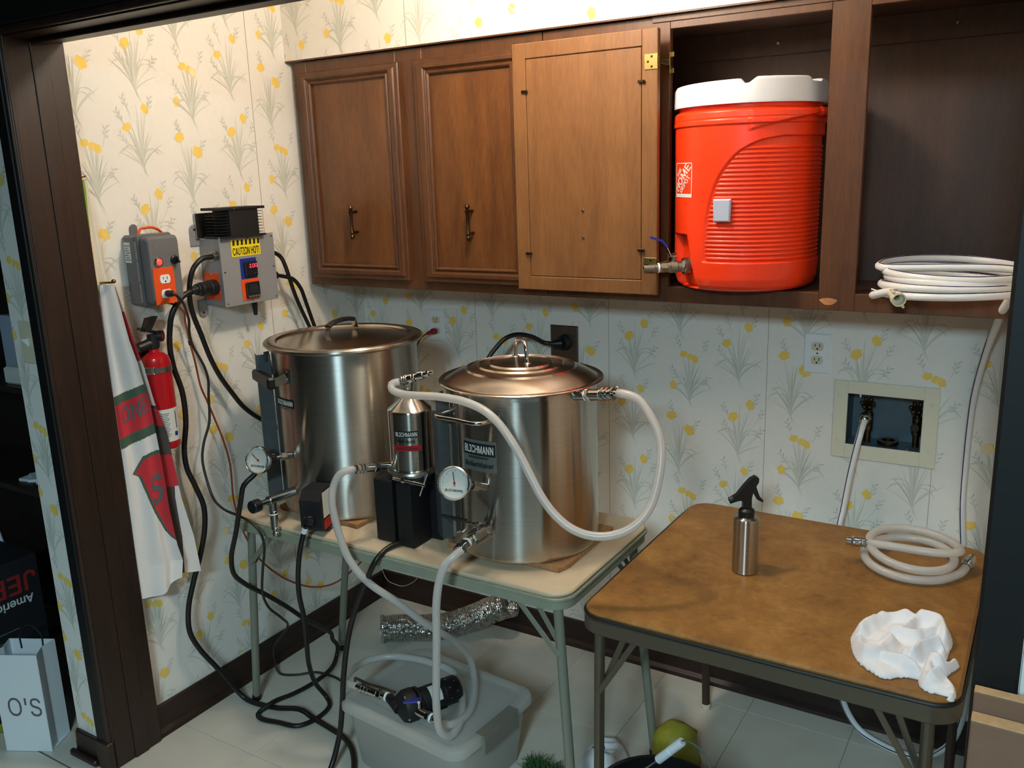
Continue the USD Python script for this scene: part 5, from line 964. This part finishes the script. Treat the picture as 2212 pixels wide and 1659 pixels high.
vv = part(t, 'outlet_valve', [rod(v0, v0 + vd * .05, .0125), hexnut(v0 + vd * .046, v0 + vd * .058, .0145), rod(v0 + vd * .02 + V(0, 0, .01), v0 + vd * .02 + V(0, 0, .03), .0045)] + hose_fitting(v0 + vd * .055, v1, .0125), 'chrome', 'chrome ball valve and coupling')
part(vv, 'sealing_tape', rod(v0 + vd * .059, v0 + vd * .066, .0135), 'white_plastic')
part(vv, 'lever_grip', obox(.018, .005, .05, v0 + vd * .012 + V(-.012, -.004, .030), (.9, .45, .1), (0, -.3, 1), b=.0018), 'lever_blue', 'blue lever grip')
part(vv, 'lever_nut', hexnut(v0 + vd * .02 + V(0, 0, .028), v0 + vd * .02 + V(0, 0, .037), .0065), 'chrome')

# ---------------------------------------------------------------- foil duct on the floor
dp = spline([(.262, -.335, .054), (.295, -.310, .054), (.334, -.286, .054), (.412, -.240, .054), (.478, -.180, .056), (.548, -.135, .082), (.61, -.108, .115), (.675, -.092, .148)], .0012)
ph = np.cumsum(np.r_[0, np.linalg.norm(np.diff(dp, axis=0), axis=1)])
rr_ = random.Random(5); nz = meshkit.noise(np.stack([ph * 60, ph * 0, ph * 0], 1), 3)
R_ = .0465 + .0022 * np.sin(ph * 2 * np.pi / .0085) + .002 * (nz - .5)
dm = sweep(dp, circ(1., 48), False, R_, cap=False); inner = sweep(dp, circ(1., 48), False, R_ - .0008, cap=False); inner.invert()
v = dm.vertices; nv = meshkit.fbm(v * 130, 3, 4)[:, None]; c_ = np.repeat(dp, 48, 0); dm.vertices = c_ + (v - c_) * (1 + .10 * (nv - .5)); inner.vertices = c_ + (dm.vertices - c_) * .97
t = thing('foil_duct', 'crinkled silver foil dryer duct lying bent on the floor under the beige table', 'duct', (.45, -.2, 0))
part(t, 'hose', cat([dm, inner]), 'foil', smooth=25)
part(t, 'end_ring', sweep(dp[:9], circ(.0505, 40), cap=False), 'foil'); part(t, 'end_ring', [lathe([(.0465, 0), (.051, 0), (.051, .012), (.0465, .012), (.0465, 0)], 40, dp[-9], dp[-1] - dp[-9])], 'dull_steel')

# ---------------------------------------------------------------- things on the card table
SB = (1.655, -.535)
t = thing('spray_bottle', 'slim steel spray bottle with a black trigger head on the card table', 'spray bottle', (SB[0], SB[1], TZ))
part(t, 'bottle', lathe([(0, .0005), (.029, .0005), (.0315, .003), (.0315, .138), (.030, .143), (.024, .1455), (.017, .147), (0, .147)], 48, (SB[0], SB[1], TZ)), 'kettle_steel', 'brushed steel bottle')
sd = V(-.72, -.45, 0); sd /= np.linalg.norm(sd); sa = V(-sd[1], sd[0], 0)
part(t, 'collar', lathe([(0, .145), (.0185, .145), (.0195, .149), (.0195, .162), (.017, .165), (.0135, .168), (0, .168)], 32, (SB[0], SB[1], TZ)), 'black_plastic')
def prof(poly, w, o): return trimesh.creation.extrude_polygon(__import__('shapely').Polygon(poly), w, engine='earcut').apply_transform(np.array([[sd[0], 0, sa[0], o[0] - sa[0] * w / 2], [sd[1], 0, sa[1], o[1] - sa[1] * w / 2], [0, 1, 0, o[2]], [0, 0, 0, 1]]))
so = V(SB[0], SB[1], TZ)
part(t, 'head', [prof([(-.010, .164), (.010, .164), (.010, .186), (.018, .190), (.034, .186), (.036, .198), (.026, .204), (.008, .228), (-.006, .244), (-.018, .250), (-.026, .246), (-.026, .236), (-.014, .215), (-.010, .195)], .017, so)], 'black_plastic')
part(t, 'nozzle', rod(so + sd * .032 + V(0, 0, .192), so + sd * .044 + V(0, 0, .188), .0085, n=16), 'black_plastic')
part(t, 'trigger', [prof([(-.012, .222), (-.020, .226), (-.024, .214), (-.030, .198), (-.040, .186), (-.036, .183), (-.024, .190), (-.016, .204)], .010, so)], 'black_plastic')
t = thing('hose_coil', 'coiled silicone hose with chrome couplings at both ends, lying on the card table', 'hose', (2.0, -.31, TZ))
cp = []
for i in range(0, 42):
    a = math.radians(338 - i * 16.6); k = i / 21.7
    cp.append((2.003 + (.103 + .006 * math.cos(k * 3)) * math.cos(a) + .004 * k, -.322 + (.108 + .005 * math.sin(k * 2)) * math.sin(a) + .004 * k, TZ + .0112 + .0205 * k + .005 * (1 - math.cos(a)) * k))
cp = [(2.130, -.314, TZ + .020), (2.122, -.338, TZ + .014)] + cp[1:]
cp += [(2.106, -.335, TZ + .062), (2.07, -.362, TZ + .065), (2.0, -.366, TZ + .064), (1.95, -.364, TZ + .062), (1.912, -.362, TZ + .060)]
part(t, 'tube', sweep(spline(cp, .01), circ(.0102, 14)), 'silicone', smooth=60)
part(t, 'coupling', hose_fitting((1.862, -.366, TZ + .057), (1.914, -.362, TZ + .060), .0125) + [], 'chrome', 'chrome coupling on the left end')
part(t, 'coupling', hose_fitting((2.140, -.272, TZ + .032), (2.129, -.320, TZ + .020), .0125), 'chrome', 'chrome coupling on the right end')

def rag(outline, hmax, seed, base, freq=14., step=.0045, folds=()):
    """A crumpled cloth: a folded height field over an outline, thick at the folds and curling under at the rim."""
    from shapely import Polygon, Point, contains_xy
    import shapely
    P = Polygon([tuple(p) for p in spline([(x, y, 0) for x, y in outline], .01, True)[:, :2]]).buffer(.0)
    x0, y0, x1, y1 = P.bounds; gx, gy = np.meshgrid(np.arange(x0 - step, x1 + step, step), np.arange(y0 - step, y1 + step, step))
    ins = contains_xy(P, gx, gy); dist = shapely.distance(P.exterior, shapely.points(gx, gy))
    w = np.stack([gx, gy, gx * 0], -1)
    warp = w + .05 * np.stack([meshkit.noise(w * 16, seed + 1) - .5, meshkit.noise(w * 16, seed + 2) - .5, gx * 0], -1)
    r1 = 1 - np.abs(2 * meshkit.noise(warp * freq, seed) - 1); r2 = 1 - np.abs(2 * meshkit.noise(warp * freq * 2.3, seed + 5) - 1)
    big = meshkit.noise(w * 9, seed + 9)
    edge = np.clip(dist / .03, 0, 1) ** .5
    h = edge * hmax * (.30 + .38 * r1 ** 2 + .14 * r2 ** 2 + .45 * (big - .35)) + .006 * np.clip(dist / .006, 0, 1)
    k0 = np.clip(dist / .024, 0, 1); sm_ = np.sin(k0 * np.pi / 2) ** .9
    for line_, H, W in folds:
        q_ = spline([(x, y, 0) for x, y in line_], .003)[:, :2]; dd = np.sqrt(((np.stack([gx, gy], -1)[..., None, :] + .010 * (np.stack([meshkit.noise(w * 45, seed + 3), meshkit.noise(w * 45, seed + 4)], -1)[..., None, :] - .5) - q_) ** 2).sum(-1)).min(-1)
        h = np.maximum(h, sm_ * (.82 * H * np.exp(-(dd / W) ** 1.5) + .008 * r2 + .006 * r1))
    idx = -np.ones(gx.shape, int); idx[ins] = np.arange(ins.sum()); tx, ty = gx[ins].copy(), gy[ins].copy(); rim_ = dist[ins] < step * .95; rp = shapely.line_interpolate_point(P.exterior, shapely.line_locate_point(P.exterior, shapely.points(tx[rim_], ty[rim_]))); tx[rim_], ty[rim_] = shapely.get_x(rp), shapely.get_y(rp)
    top = np.stack([tx, ty, base + np.maximum(h[ins], .0015)], 1); n = len(top)
    bot = top.copy(); bot[:, 2] = base + .0006; q = []
    for i in range(gx.shape[0] - 1):
        for j in range(gx.shape[1] - 1):
            a, b, c, d = idx[i, j], idx[i, j + 1], idx[i + 1, j + 1], idx[i + 1, j]
            if min(a, b, c, d) >= 0: q += [(a, b, c), (a, c, d)]
    m = trimesh.Trimesh(np.vstack([top, bot]), q + [(a + n, c + n, b + n) for a, b, c in q], process=False)
    e = trimesh.Trimesh(top, q, process=False); ed = e.edges_sorted; u_, inv, cnt = np.unique(ed, axis=0, return_inverse=True, return_counts=True)
    f = [ff for (a, b), c in zip(e.edges, cnt[inv]) if c == 1 for ff in ((b, a, a + n), (b, a + n, b + n))]
    m = trimesh.Trimesh(m.vertices, np.vstack([m.faces, f]), process=False)
    m.remove_unreferenced_vertices(); trimesh.smoothing.filter_taubin(m, iterations=14); m.vertices[:, 2] = np.maximum(m.vertices[:, 2], base + .0004); return m
t = thing('cleaning_rag', 'crumpled white cloth rag lying near the right front corner of the card table', 'rag', (2.05, -.75, TZ))
part(t, 'cloth', rag([(1.949, -.74), (1.964, -.694), (1.983, -.636), (2.01, -.624), (2.058, -.616), (2.073, -.581), (2.113, -.6), (2.139, -.671), (2.137, -.719), (2.135, -.763), (2.127, -.779), (2.102, -.853), (2.077, -.855), (2.037, -.883), (2.016, -.874), (1.98, -.844), (1.955, -.779)], .018, 11, TZ, step=.003, folds=(([(1.96, -.751), (1.98, -.707), (2.014, -.66), (2.06, -.65)], .040, .020), ([(1.965, -.79), (1.992, -.827), (2.02, -.818), (2.03, -.76)], .034, .014), ([(2.067, -.636), (2.109, -.645), (2.13, -.706)], .052, .018), ([(2.048, -.721), (2.065, -.728), (2.094, -.696), (2.118, -.667)], .040, .009), ([(2.06, -.805), (2.076, -.809), (2.09, -.768), (2.113, -.743), (2.13, -.749), (2.128, -.775)], .046, .010), ([(2.032, -.824), (2.059, -.824), (2.09, -.846)], .036, .010), ([(1.988, -.85), (2.019, -.872), (2.04, -.876), (2.073, -.85)], .016, .007), ([(2.024, -.72), (2.047, -.714), (2.06, -.667)], .038, .010))), 'white_cloth', smooth=True)
part(t, 'trailing_end', rag([(2.100, -.765), (2.126, -.77), (2.150, -.752), (2.160, -.765), (2.143, -.82), (2.160, -.854), (2.165, -.88), (2.160, -.905), (2.148, -.9), (2.152, -.888), (2.128, -.890), (2.108, -.888), (2.097, -.87), (2.095, -.816)], .012, 23, TZ, 22., .0025, folds=(([(2.108, -.785), (2.103, -.84), (2.105, -.87)], .040, .014), ([(2.113, -.794), (2.134, -.812), (2.155, -.768)], .040, .010), ([(2.111, -.87), (2.125, -.85), (2.147, -.84), (2.160, -.87), (2.155, -.9)], .032, .008))), 'white_cloth', smooth=True)

# ---------------------------------------------------------------- things on the floor at the front
one('floor_cloth', rag([(1.205, -.52), (1.225, -.472), (1.262, -.462), (1.30, -.48), (1.352, -.55), (1.36, -.62), (1.30, -.66), (1.23, -.63)], .075, 31, 0.), 'white_cloth', 'white crumpled cloth on the floor behind the card table front leg', 'cloth', smooth=True)
one('floor_cloth', rag([(1.222, -.545), (1.262, -.522), (1.285, -.56), (1.30, -.63), (1.25, -.64), (1.225, -.6)], .085, 37, .0), 'teal_cloth', 'small dark teal cloth lying on the white floor cloth', 'cloth', smooth=True)
gl = lathe([(0, 0), (.052, .0), (.066, .012), (.07, .05), (.062, .11), (.045, .135), (.02, .148), (0, .15)], 40)
gl.vertices += (meshkit.fbm(gl.vertices * 22, 3, 8)[:, None] - .5) * .03 * np.array([1, 1, .4]); gl.vertices[:, 2] = np.maximum(gl.vertices[:, 2], .0005); gl.vertices[:, 2] *= .86; gl.apply_translation((1.452, -.46, 0))
one('yellow_bag', gl, 'glove_yellow', 'yellow-green plastic sack standing on the floor behind the black bucket', 'bag', smooth=60)
bs = []
for i in range(420):
    a, b = rng.uniform(0, 2 * math.pi), rng.uniform(.15, 1.35); d = V(math.cos(a) * math.cos(b), math.sin(a) * math.cos(b), math.sin(b)); o = V(1.145 + rng.uniform(-.05, .05), -.69 + rng.uniform(-.03, .03), .004)
    q = o + d * rng.uniform(.025, .05); bs.append(sweep([o, (o + q) / 2 + V(0, 0, .004), q], circ(.0016, 4), scale=[1, .9, .4]))
one('scrub_brush', bs, 'brush_green', 'green bristly scrubbing head lying on the floor right of the plastic box', 'brush', kind=None, smooth=60)
t = thing('bucket', 'black bucket with a wire handle and white grip at the bottom of the picture', 'bucket', (1.62, -1.0, 0))
part(t, 'tub', lathe([(0, .001), (.110, .001), (.114, .004), (.138, .322), (.145, .322), (.145, .333), (.136, .333), (.112, .008), (0, .006)], 56, (1.62, -1.0, 0)), 'black_plastic')
hw = [(1.4765, -1.0, .308), (1.482, -.975, .315), (1.535, -.935, .318), (1.578, -.905, .349), (1.636, -.9, .4165), (1.68, -.905, .410), (1.72, -.935, .375), (1.752, -.975, .325), (1.7635, -1.0, .305)]
part(t, 'wire_handle', tube(hw, .0022, 8, .008), 'ink_grey'); g0, g1 = V(1.578, -.905, .349), V(1.636, -.9, .4165)
part(t, 'grip', lathe([(0, 0), (.0095, 0), (.0105, .003), (.0105, .043), (.009, .045), (.0105, .047), (.0105, .083), (.0095, .086), (0, .086)], 24, g0, g1 - g0), 'white_plastic', 'white plastic grip')

# ---------------------------------------------------------------- boards leaning at the right post
t = thing('leaning_boards', 'two brown hardboard panels leaning upright against the right door post', 'board', (2.45, -1.37, 0))
part(t, 'panel', [box(2.208, 2.72, -1.352, -1.335, .001, .972, .002)], 'kraft'); part(t, 'panel', [box(2.2085, 2.72, -1.385, -1.362, .001, .948, .002)], 'kraft')
part(t, 'panel_edge', box(2.208, 2.72, -1.352, -1.335, .972, .9745, .001), 'kraft_edge', 'pale raw top edge'); part(t, 'panel_edge', box(2.2085, 2.72, -1.385, -1.362, .948, .9505, .001), 'kraft_edge', 'pale raw top edge')

# ---------------------------------------------------------------- hanging towel
def interp_edge(P, z): P = sorted(P, key=lambda p: p[1]); return np.interp(z, [p[1] for p in P], [p[0] for p in P])
TAL = [(-1.108, 1.405), (-1.114, 1.29), (-1.116, 1.0), (-1.116, .44)]
TAR = [(-1.085, 1.405), (-1.082, 1.254), (-1.072, 1.167), (-1.052, 1.058), (-1.047, .981), (-1.04, .879), (-1.036, .745), (-1.025, .628), (-1.013, .573), (-1.026, .507), (-1.026, .44)]
TBR = [(-1.076, 1.40), (-1.068, 1.321), (-1.063, 1.249), (-1.056, 1.191), (-1.035, 1.067), (-1.007, .968), (-.987, .764), (-.959, .631), (-.946, .50)]
def towel(edgeL, edgeR, ztop, zbot, x0, amp, waves, seed, nu=130, nv=420, out=0.):
    """A hanging sheet between two edges with vertical folds; returns (mesh, u, v, map)."""
    def at(u, v):
        u, v = np.asarray(u, float), np.asarray(v, float)
        z = ztop + (zbot(u) - ztop) * v; l, r = interp_edge(edgeL, z), interp_edge(edgeR, z)
        y = l + (r - l) * u; k = np.clip(v * 1.6, .12, 1)
        x = x0 + out * u * np.clip(.45 + 2.2 * v, 0, 1) + amp * k * (np.sin(waves * 2 * np.pi * u + seed + 1.2 * v) * .6 + .4 * np.sin(waves * 4.3 * u + 2 * seed - 2 * v)) + amp
        return np.stack([x, y, z], -1)
    U, Vv = np.meshgrid(np.linspace(0, 1, nu), np.linspace(0, 1, nv)); p = at(U, Vv).reshape(-1, 3); n = len(p); b = p.copy(); b[:, 0] -= .0022
    i, j = np.meshgrid(np.arange(nv - 1), np.arange(nu - 1), indexing='ij'); a = i * nu + j
    f = np.concatenate([np.stack([a, a + nu, a + nu + 1], -1).reshape(-1, 3), np.stack([a, a + nu + 1, a + 1], -1).reshape(-1, 3)])
    rim = np.concatenate([np.arange(nu), np.arange(1, nv) * nu + nu - 1, (nv - 1) * nu + np.arange(nu - 2, -1, -1), np.arange(nv - 2, 0, -1) * nu]); r2 = np.roll(rim, -1)
    f = np.vstack([f, f[:, ::-1] + n, np.stack([rim, r2, r2 + n], 1)[:, ::-1], np.stack([rim, r2 + n, rim + n], 1)[:, ::-1]])
    return trimesh.Trimesh(np.vstack([p, b]), f, process=False), np.tile(p, (2, 1)), at
WH, RD, GN, DK = (np.array(srgb(*c)) for c in ((236, 224, 216), (206, 46, 54), (74, 92, 72), (78, 70, 62)))
t = thing('hand_towel', 'white towel printed in red and green, hung by the left door post', 'towel', (.05, -1.07, 1.40))
mA, pA, atA = towel(TAL, TAR, 1.405, lambda u: .475 + .05 * u - .02 * np.sin(3 * u), .012, .015, 1.7, .6, out=.078)
def colA(p):
    x, y, z = p[:, 0], p[:, 1], p[:, 2]; y = y - (.115 - x) * .652; c = np.tile(WH, (len(p), 1)); s = z - (y + 1.10) * .35
    for lo, hi, k in ((1.09, 1.116, GN), (.992, 1.09, RD), (.962, .992, GN)): c[(s > lo) & (s <= hi) & (y > -1.168)] = k
    L_ = np.interp(z, [.64, .652, .675, .74, .85, .86, .914], [-1.03, -1.047, -1.065, -1.091, -1.125, -1.144, -1.103]); tp = .914 + (y + 1.103) * .27
    c[(y > L_) & (z < tp) & (z > .62)] = GN; c[(y > L_ + .009) & (z < tp - .012) & (z > .635)] = RD
    return c
part(t, 'front_fold', mA, 'towel_cloth', 'front fold with a striped red and green band', smooth=True, color=colA(pA))
mB, pB, atB = towel([(-1.09, 1.40), (-1.06, 1.0), (-1.05, .49)], TBR, 1.398, lambda u: .52 - .012 * u, .008, .008, 1.0, 2.2, out=.080)
def colB(p):
    y, z = p[:, 1], p[:, 2]; c = np.tile(WH, (len(p), 1)); e = interp_edge(TBR, z); d = e - y
    c[(z < 1.33) & (z > 1.19) & (d < .012)] = RD
    c[(z < 1.055) & (z > 1.045)] = DK; c[(z < 1.045) & (z > .80)] = RD; c[(z < .99) & (z > .90) & (d < .03)] = DK
    low = (z <= .80); k = np.interp(z, [.49, .80], [.040, .008]); c[low & (d > k)] = DK; c[low & (d > k + .014)] = RD; c[low & (d > k + .020) & (d < k + .023)] = DK
    return c
part(t, 'back_fold', mB, 'towel_cloth', 'red-printed fold behind', smooth=True, color=colB(pB))
def onto(at, zt, zb, m, u0, v0, su, sv, shear=0.):
    w = m.vertices.copy(); u = u0 + w[:, 0] * su; v = v0 - w[:, 1] * sv - w[:, 0] * shear
    q = at(np.clip(u, 0, 1), v); q[:, 0] += .0008 + w[:, 2]; m = m.copy(); m.vertices = q; return m
def fine(m): v, f = trimesh.remesh.subdivide_to_size(m.vertices, m.faces, .012); return trimesh.Trimesh(v, f, process=False)
one_t = fine(flat_text('ONE', .065, .0004, True)); wS = one_t.bounds[1][0] - one_t.bounds[0][0]
part(t, 'lettering', onto(atA, 0, 0, one_t, .55, .387, .74 / wS, .72, .10), 'ink_grey', 'dark letters ONE', smooth=False)
s_t = fine(flat_text('S', .085, .0004, True)); part(t, 'lettering', onto(atA, 0, 0, s_t, .80, .660, 4.6, 1.1), 'ink_grey', 'dark letter S', smooth=False)
part(t, 'hook', [rod((.001, -1.097, 1.409), (.075, -1.095, 1.413), .003, n=10), sphere(.006, (.076, -1.095, 1.416), (1, 1, 1), 2)], 'brass', 'small brass hook')
mC, pC, atC = towel([(-1.112, 1.685), (-1.115, 1.6), (-1.117, 1.40)], [(-1.096, 1.685), (-1.092, 1.6), (-1.075, 1.42), (-1.07, 1.39)], 1.685, lambda u: 1.385 + .0 * u, .012, .010, 1.3, .3, 40, 90)
t = thing('apron', 'cream and lime green cloth hanging from a nail on the left wall above the towel', 'cloth', (.03, -1.10, 1.685))
cc = np.tile(np.array(srgb(226, 216, 196)), (len(pC), 1)); cc[(pC[:, 1] < -1.108 + .006 * np.sin(pC[:, 2] * 20))] = srgb(120, 168, 30)
part(t, 'cloth', mC, 'towel_cloth', smooth=True, color=cc)
part(t, 'nail', rod((.0, -1.105, 1.69), (.035, -1.105, 1.695), .002, n=8), 'brass')

# ---------------------------------------------------------------- wall end, switch and what stands beyond it
t = thing('light_switch', 'ivory toggle light switch on the narrow wall end left of the door casing', 'switch', (-.06, -1.2725, 1.27))
part(t, 'cover_plate', hull([(-.060 + sx * w, y, 1.270 + sz * h) for sx in (-1, 1) for sz in (-1, 1) for w, h, y in ((.036, .0575, -1.2726), (.036, .0575, -1.275), (.033, .0545, -1.2782))]), 'ivory_plastic')
part(t, 'toggle', hull([(-.060 + sx * w, y, 1.270 + z) for sx in (-1, 1) for w, y, z in ((.0045, -1.278, .011), (.0045, -1.278, -.011), (.004, -1.292, .012), (.004, -1.292, .006))]), 'white_plastic')
t = thing('bookcase', 'dark bookcase with cluttered shelves beyond the wall end on the left', 'bookcase', (-.8, -.88, 0))
for z in (.205, .635, 1.0, 1.42): part(t, 'shelf', box(-1.6, -.35, -1.0, -.72, z, z + .022, .002), 'shelf_dark')
part(t, 'side_panel', box(-.35, -.33, -1.0, -.72, 0, 1.8, .002), 'shelf_dark'); part(t, 'side_panel', box(-1.62, -1.6, -1.0, -.72, 0, 1.8, .002), 'shelf_dark'); part(t, 'back_panel', box(-1.6, -.35, -.72, -.712, 0, 1.8, .001), 'shelf_dark')
one('paper_box', slab([(-.77, -.98), (-.66, -.97), (-.65, -.86), (-.76, -.87)], 1.0225, 1.082, .006), 'label_white', 'small white box on the upper shelf of the dark bookcase', 'box')
one('storage_crate', [slab([(-.90, -.90), (-.62, -.90), (-.62, -.76), (-.90, -.76)], 1.0225, 1.24, .006)], 'hose_stripe' if False else 'cooler_grey', 'blue-grey bin behind the white box on the upper bookcase shelf', 'bin')
for i, (x, y, w, d, a, z) in enumerate(((-.76, -.90, .15, .10, .2, .6575), (-.74, -.91, .12, .09, -.35, .6680), (-.70, -.93, .10, .08, .7, .6785))):
    c, s = math.cos(a), math.sin(a); one('paper_stack', slab([(x + c * p * w / 2 - s * q * d / 2, y + s * p * w / 2 + c * q * d / 2) for p, q in ((-1, -1), (1, -1), (1, 1), (-1, 1))], z, z + .010, .001), 'paper_white', ('bottom white paper stack of the pile on the bookcase', 'middle white paper stack of the pile on the bookcase', 'topmost white paper stack of the pile on the bookcase')[i], 'papers')
one('teal_folder', slab([(-.84, -.995), (-.68, -.99), (-.67, -.86), (-.83, -.865)], .2275, .2335, .001), 'brush_green' if False else 'teal_cloth', 'teal folder lying on the lowest bookcase shelf', 'folder')
one('white_rod', rod((-.99, -1.04, .80), (-.79, -1.04, .236), .009, n=14), 'paper_white', 'thin white rod leaning in front of the bookcase shelves', 'rod')
t = thing('jerky_box', 'tall black cardboard box with red upside-down lettering, left of the white paper bag', 'box', (-.55, -1.45, 0))
part(t, 'carton', box(-.68, -.45, -1.75, -1.145, .03, .535, .002), 'box_black')
def jx(s, h, y, z, m, st=1.): part(t, 'lettering', text(s, h, (-.4495, y, z), (0, -1, 0), (0, 0, -1), .0006, True, stretch=st), m, smooth=False)
jx('JERKY', .060, -1.285, .455, 'box_red'); jx('Jerky', .032, -1.34, .50, 'label_red'); jx('American Harvest', .026, -1.325, .395, 'label_white')
for i in range(8): part(t, 'print_line', box(-.4502, -.4494, -1.38 + .01 * (i % 3), -1.24 + .006 * (i % 2), .10 + .03 * i, .1035 + .03 * i, 0), 'ink_grey')
one('yellow_tray', box(-.66, -.445, -1.76, -1.20, .001, .028, .004), 'glove_yellow', 'yellow tray under the black box', 'tray')
t = thing('paper_bag', "white paper carrier bag printed O'S, on the floor left of the wall end", 'bag', (-.31, -1.27, 0))
b0, bf, bb, bw, bd, bh = V(-.215, -1.318), V(.89, .456), V(-.456, .89), .145, .095, .325
def bag_wall(p, q, z0, z1):
    n = V(-(q - p)[1], (q - p)[0]); n = n / np.linalg.norm(n) * .0011
    return hull([(x[0], x[1], z) for x in (p - n, p + n, q + n, q - n) for z in (z0, z1)])
c0, c1 = b0 - bf * bw, b0; c2, c3 = b0 + bb * bd, b0 - bf * bw + bb * bd; m1, m0 = (c1 + c2) / 2 - bf * .012, (c0 + c3) / 2 + bf * .012
part(t, 'front', bag_wall(c0, c1, .001, bh), 'paper_white'); part(t, 'back', bag_wall(c3, c2, .001, bh), 'paper_white')
part(t, 'gusset', [bag_wall(c1, m1, .001, bh), bag_wall(m1, c2, .001, bh)], 'paper_white'); part(t, 'gusset', [bag_wall(c0, m0, .001, bh), bag_wall(m0, c3, .001, bh)], 'paper_white')
part(t, 'bottom', hull([(p[0], p[1], z) for p in (c0, c1, c2, c3) for z in (.001, .003)]), 'paper_white')
h3 = lambda p, z: (p[0], p[1], z); hm = c3 + bf * bw / 2 - bb * .004
part(t, 'handle_cord', tube([h3(hm - bf * .035, bh - .03), h3(hm - bf * .033, bh + .02), h3(hm, bh + .05), h3(hm + bf * .033, bh + .02), h3(hm + bf * .035, bh - .03)], .0022, 8), 'ink')
tc = (c0 + c1) / 2 - bb * .0012
part(t, 'lettering', text("O'S", .060, h3(tc + bf * .010, .152), (bf[0], bf[1], 0), (0, 0, 1), .0005, False, stretch=.80), 'ink_grey', "grey letters O'S", smooth=False)
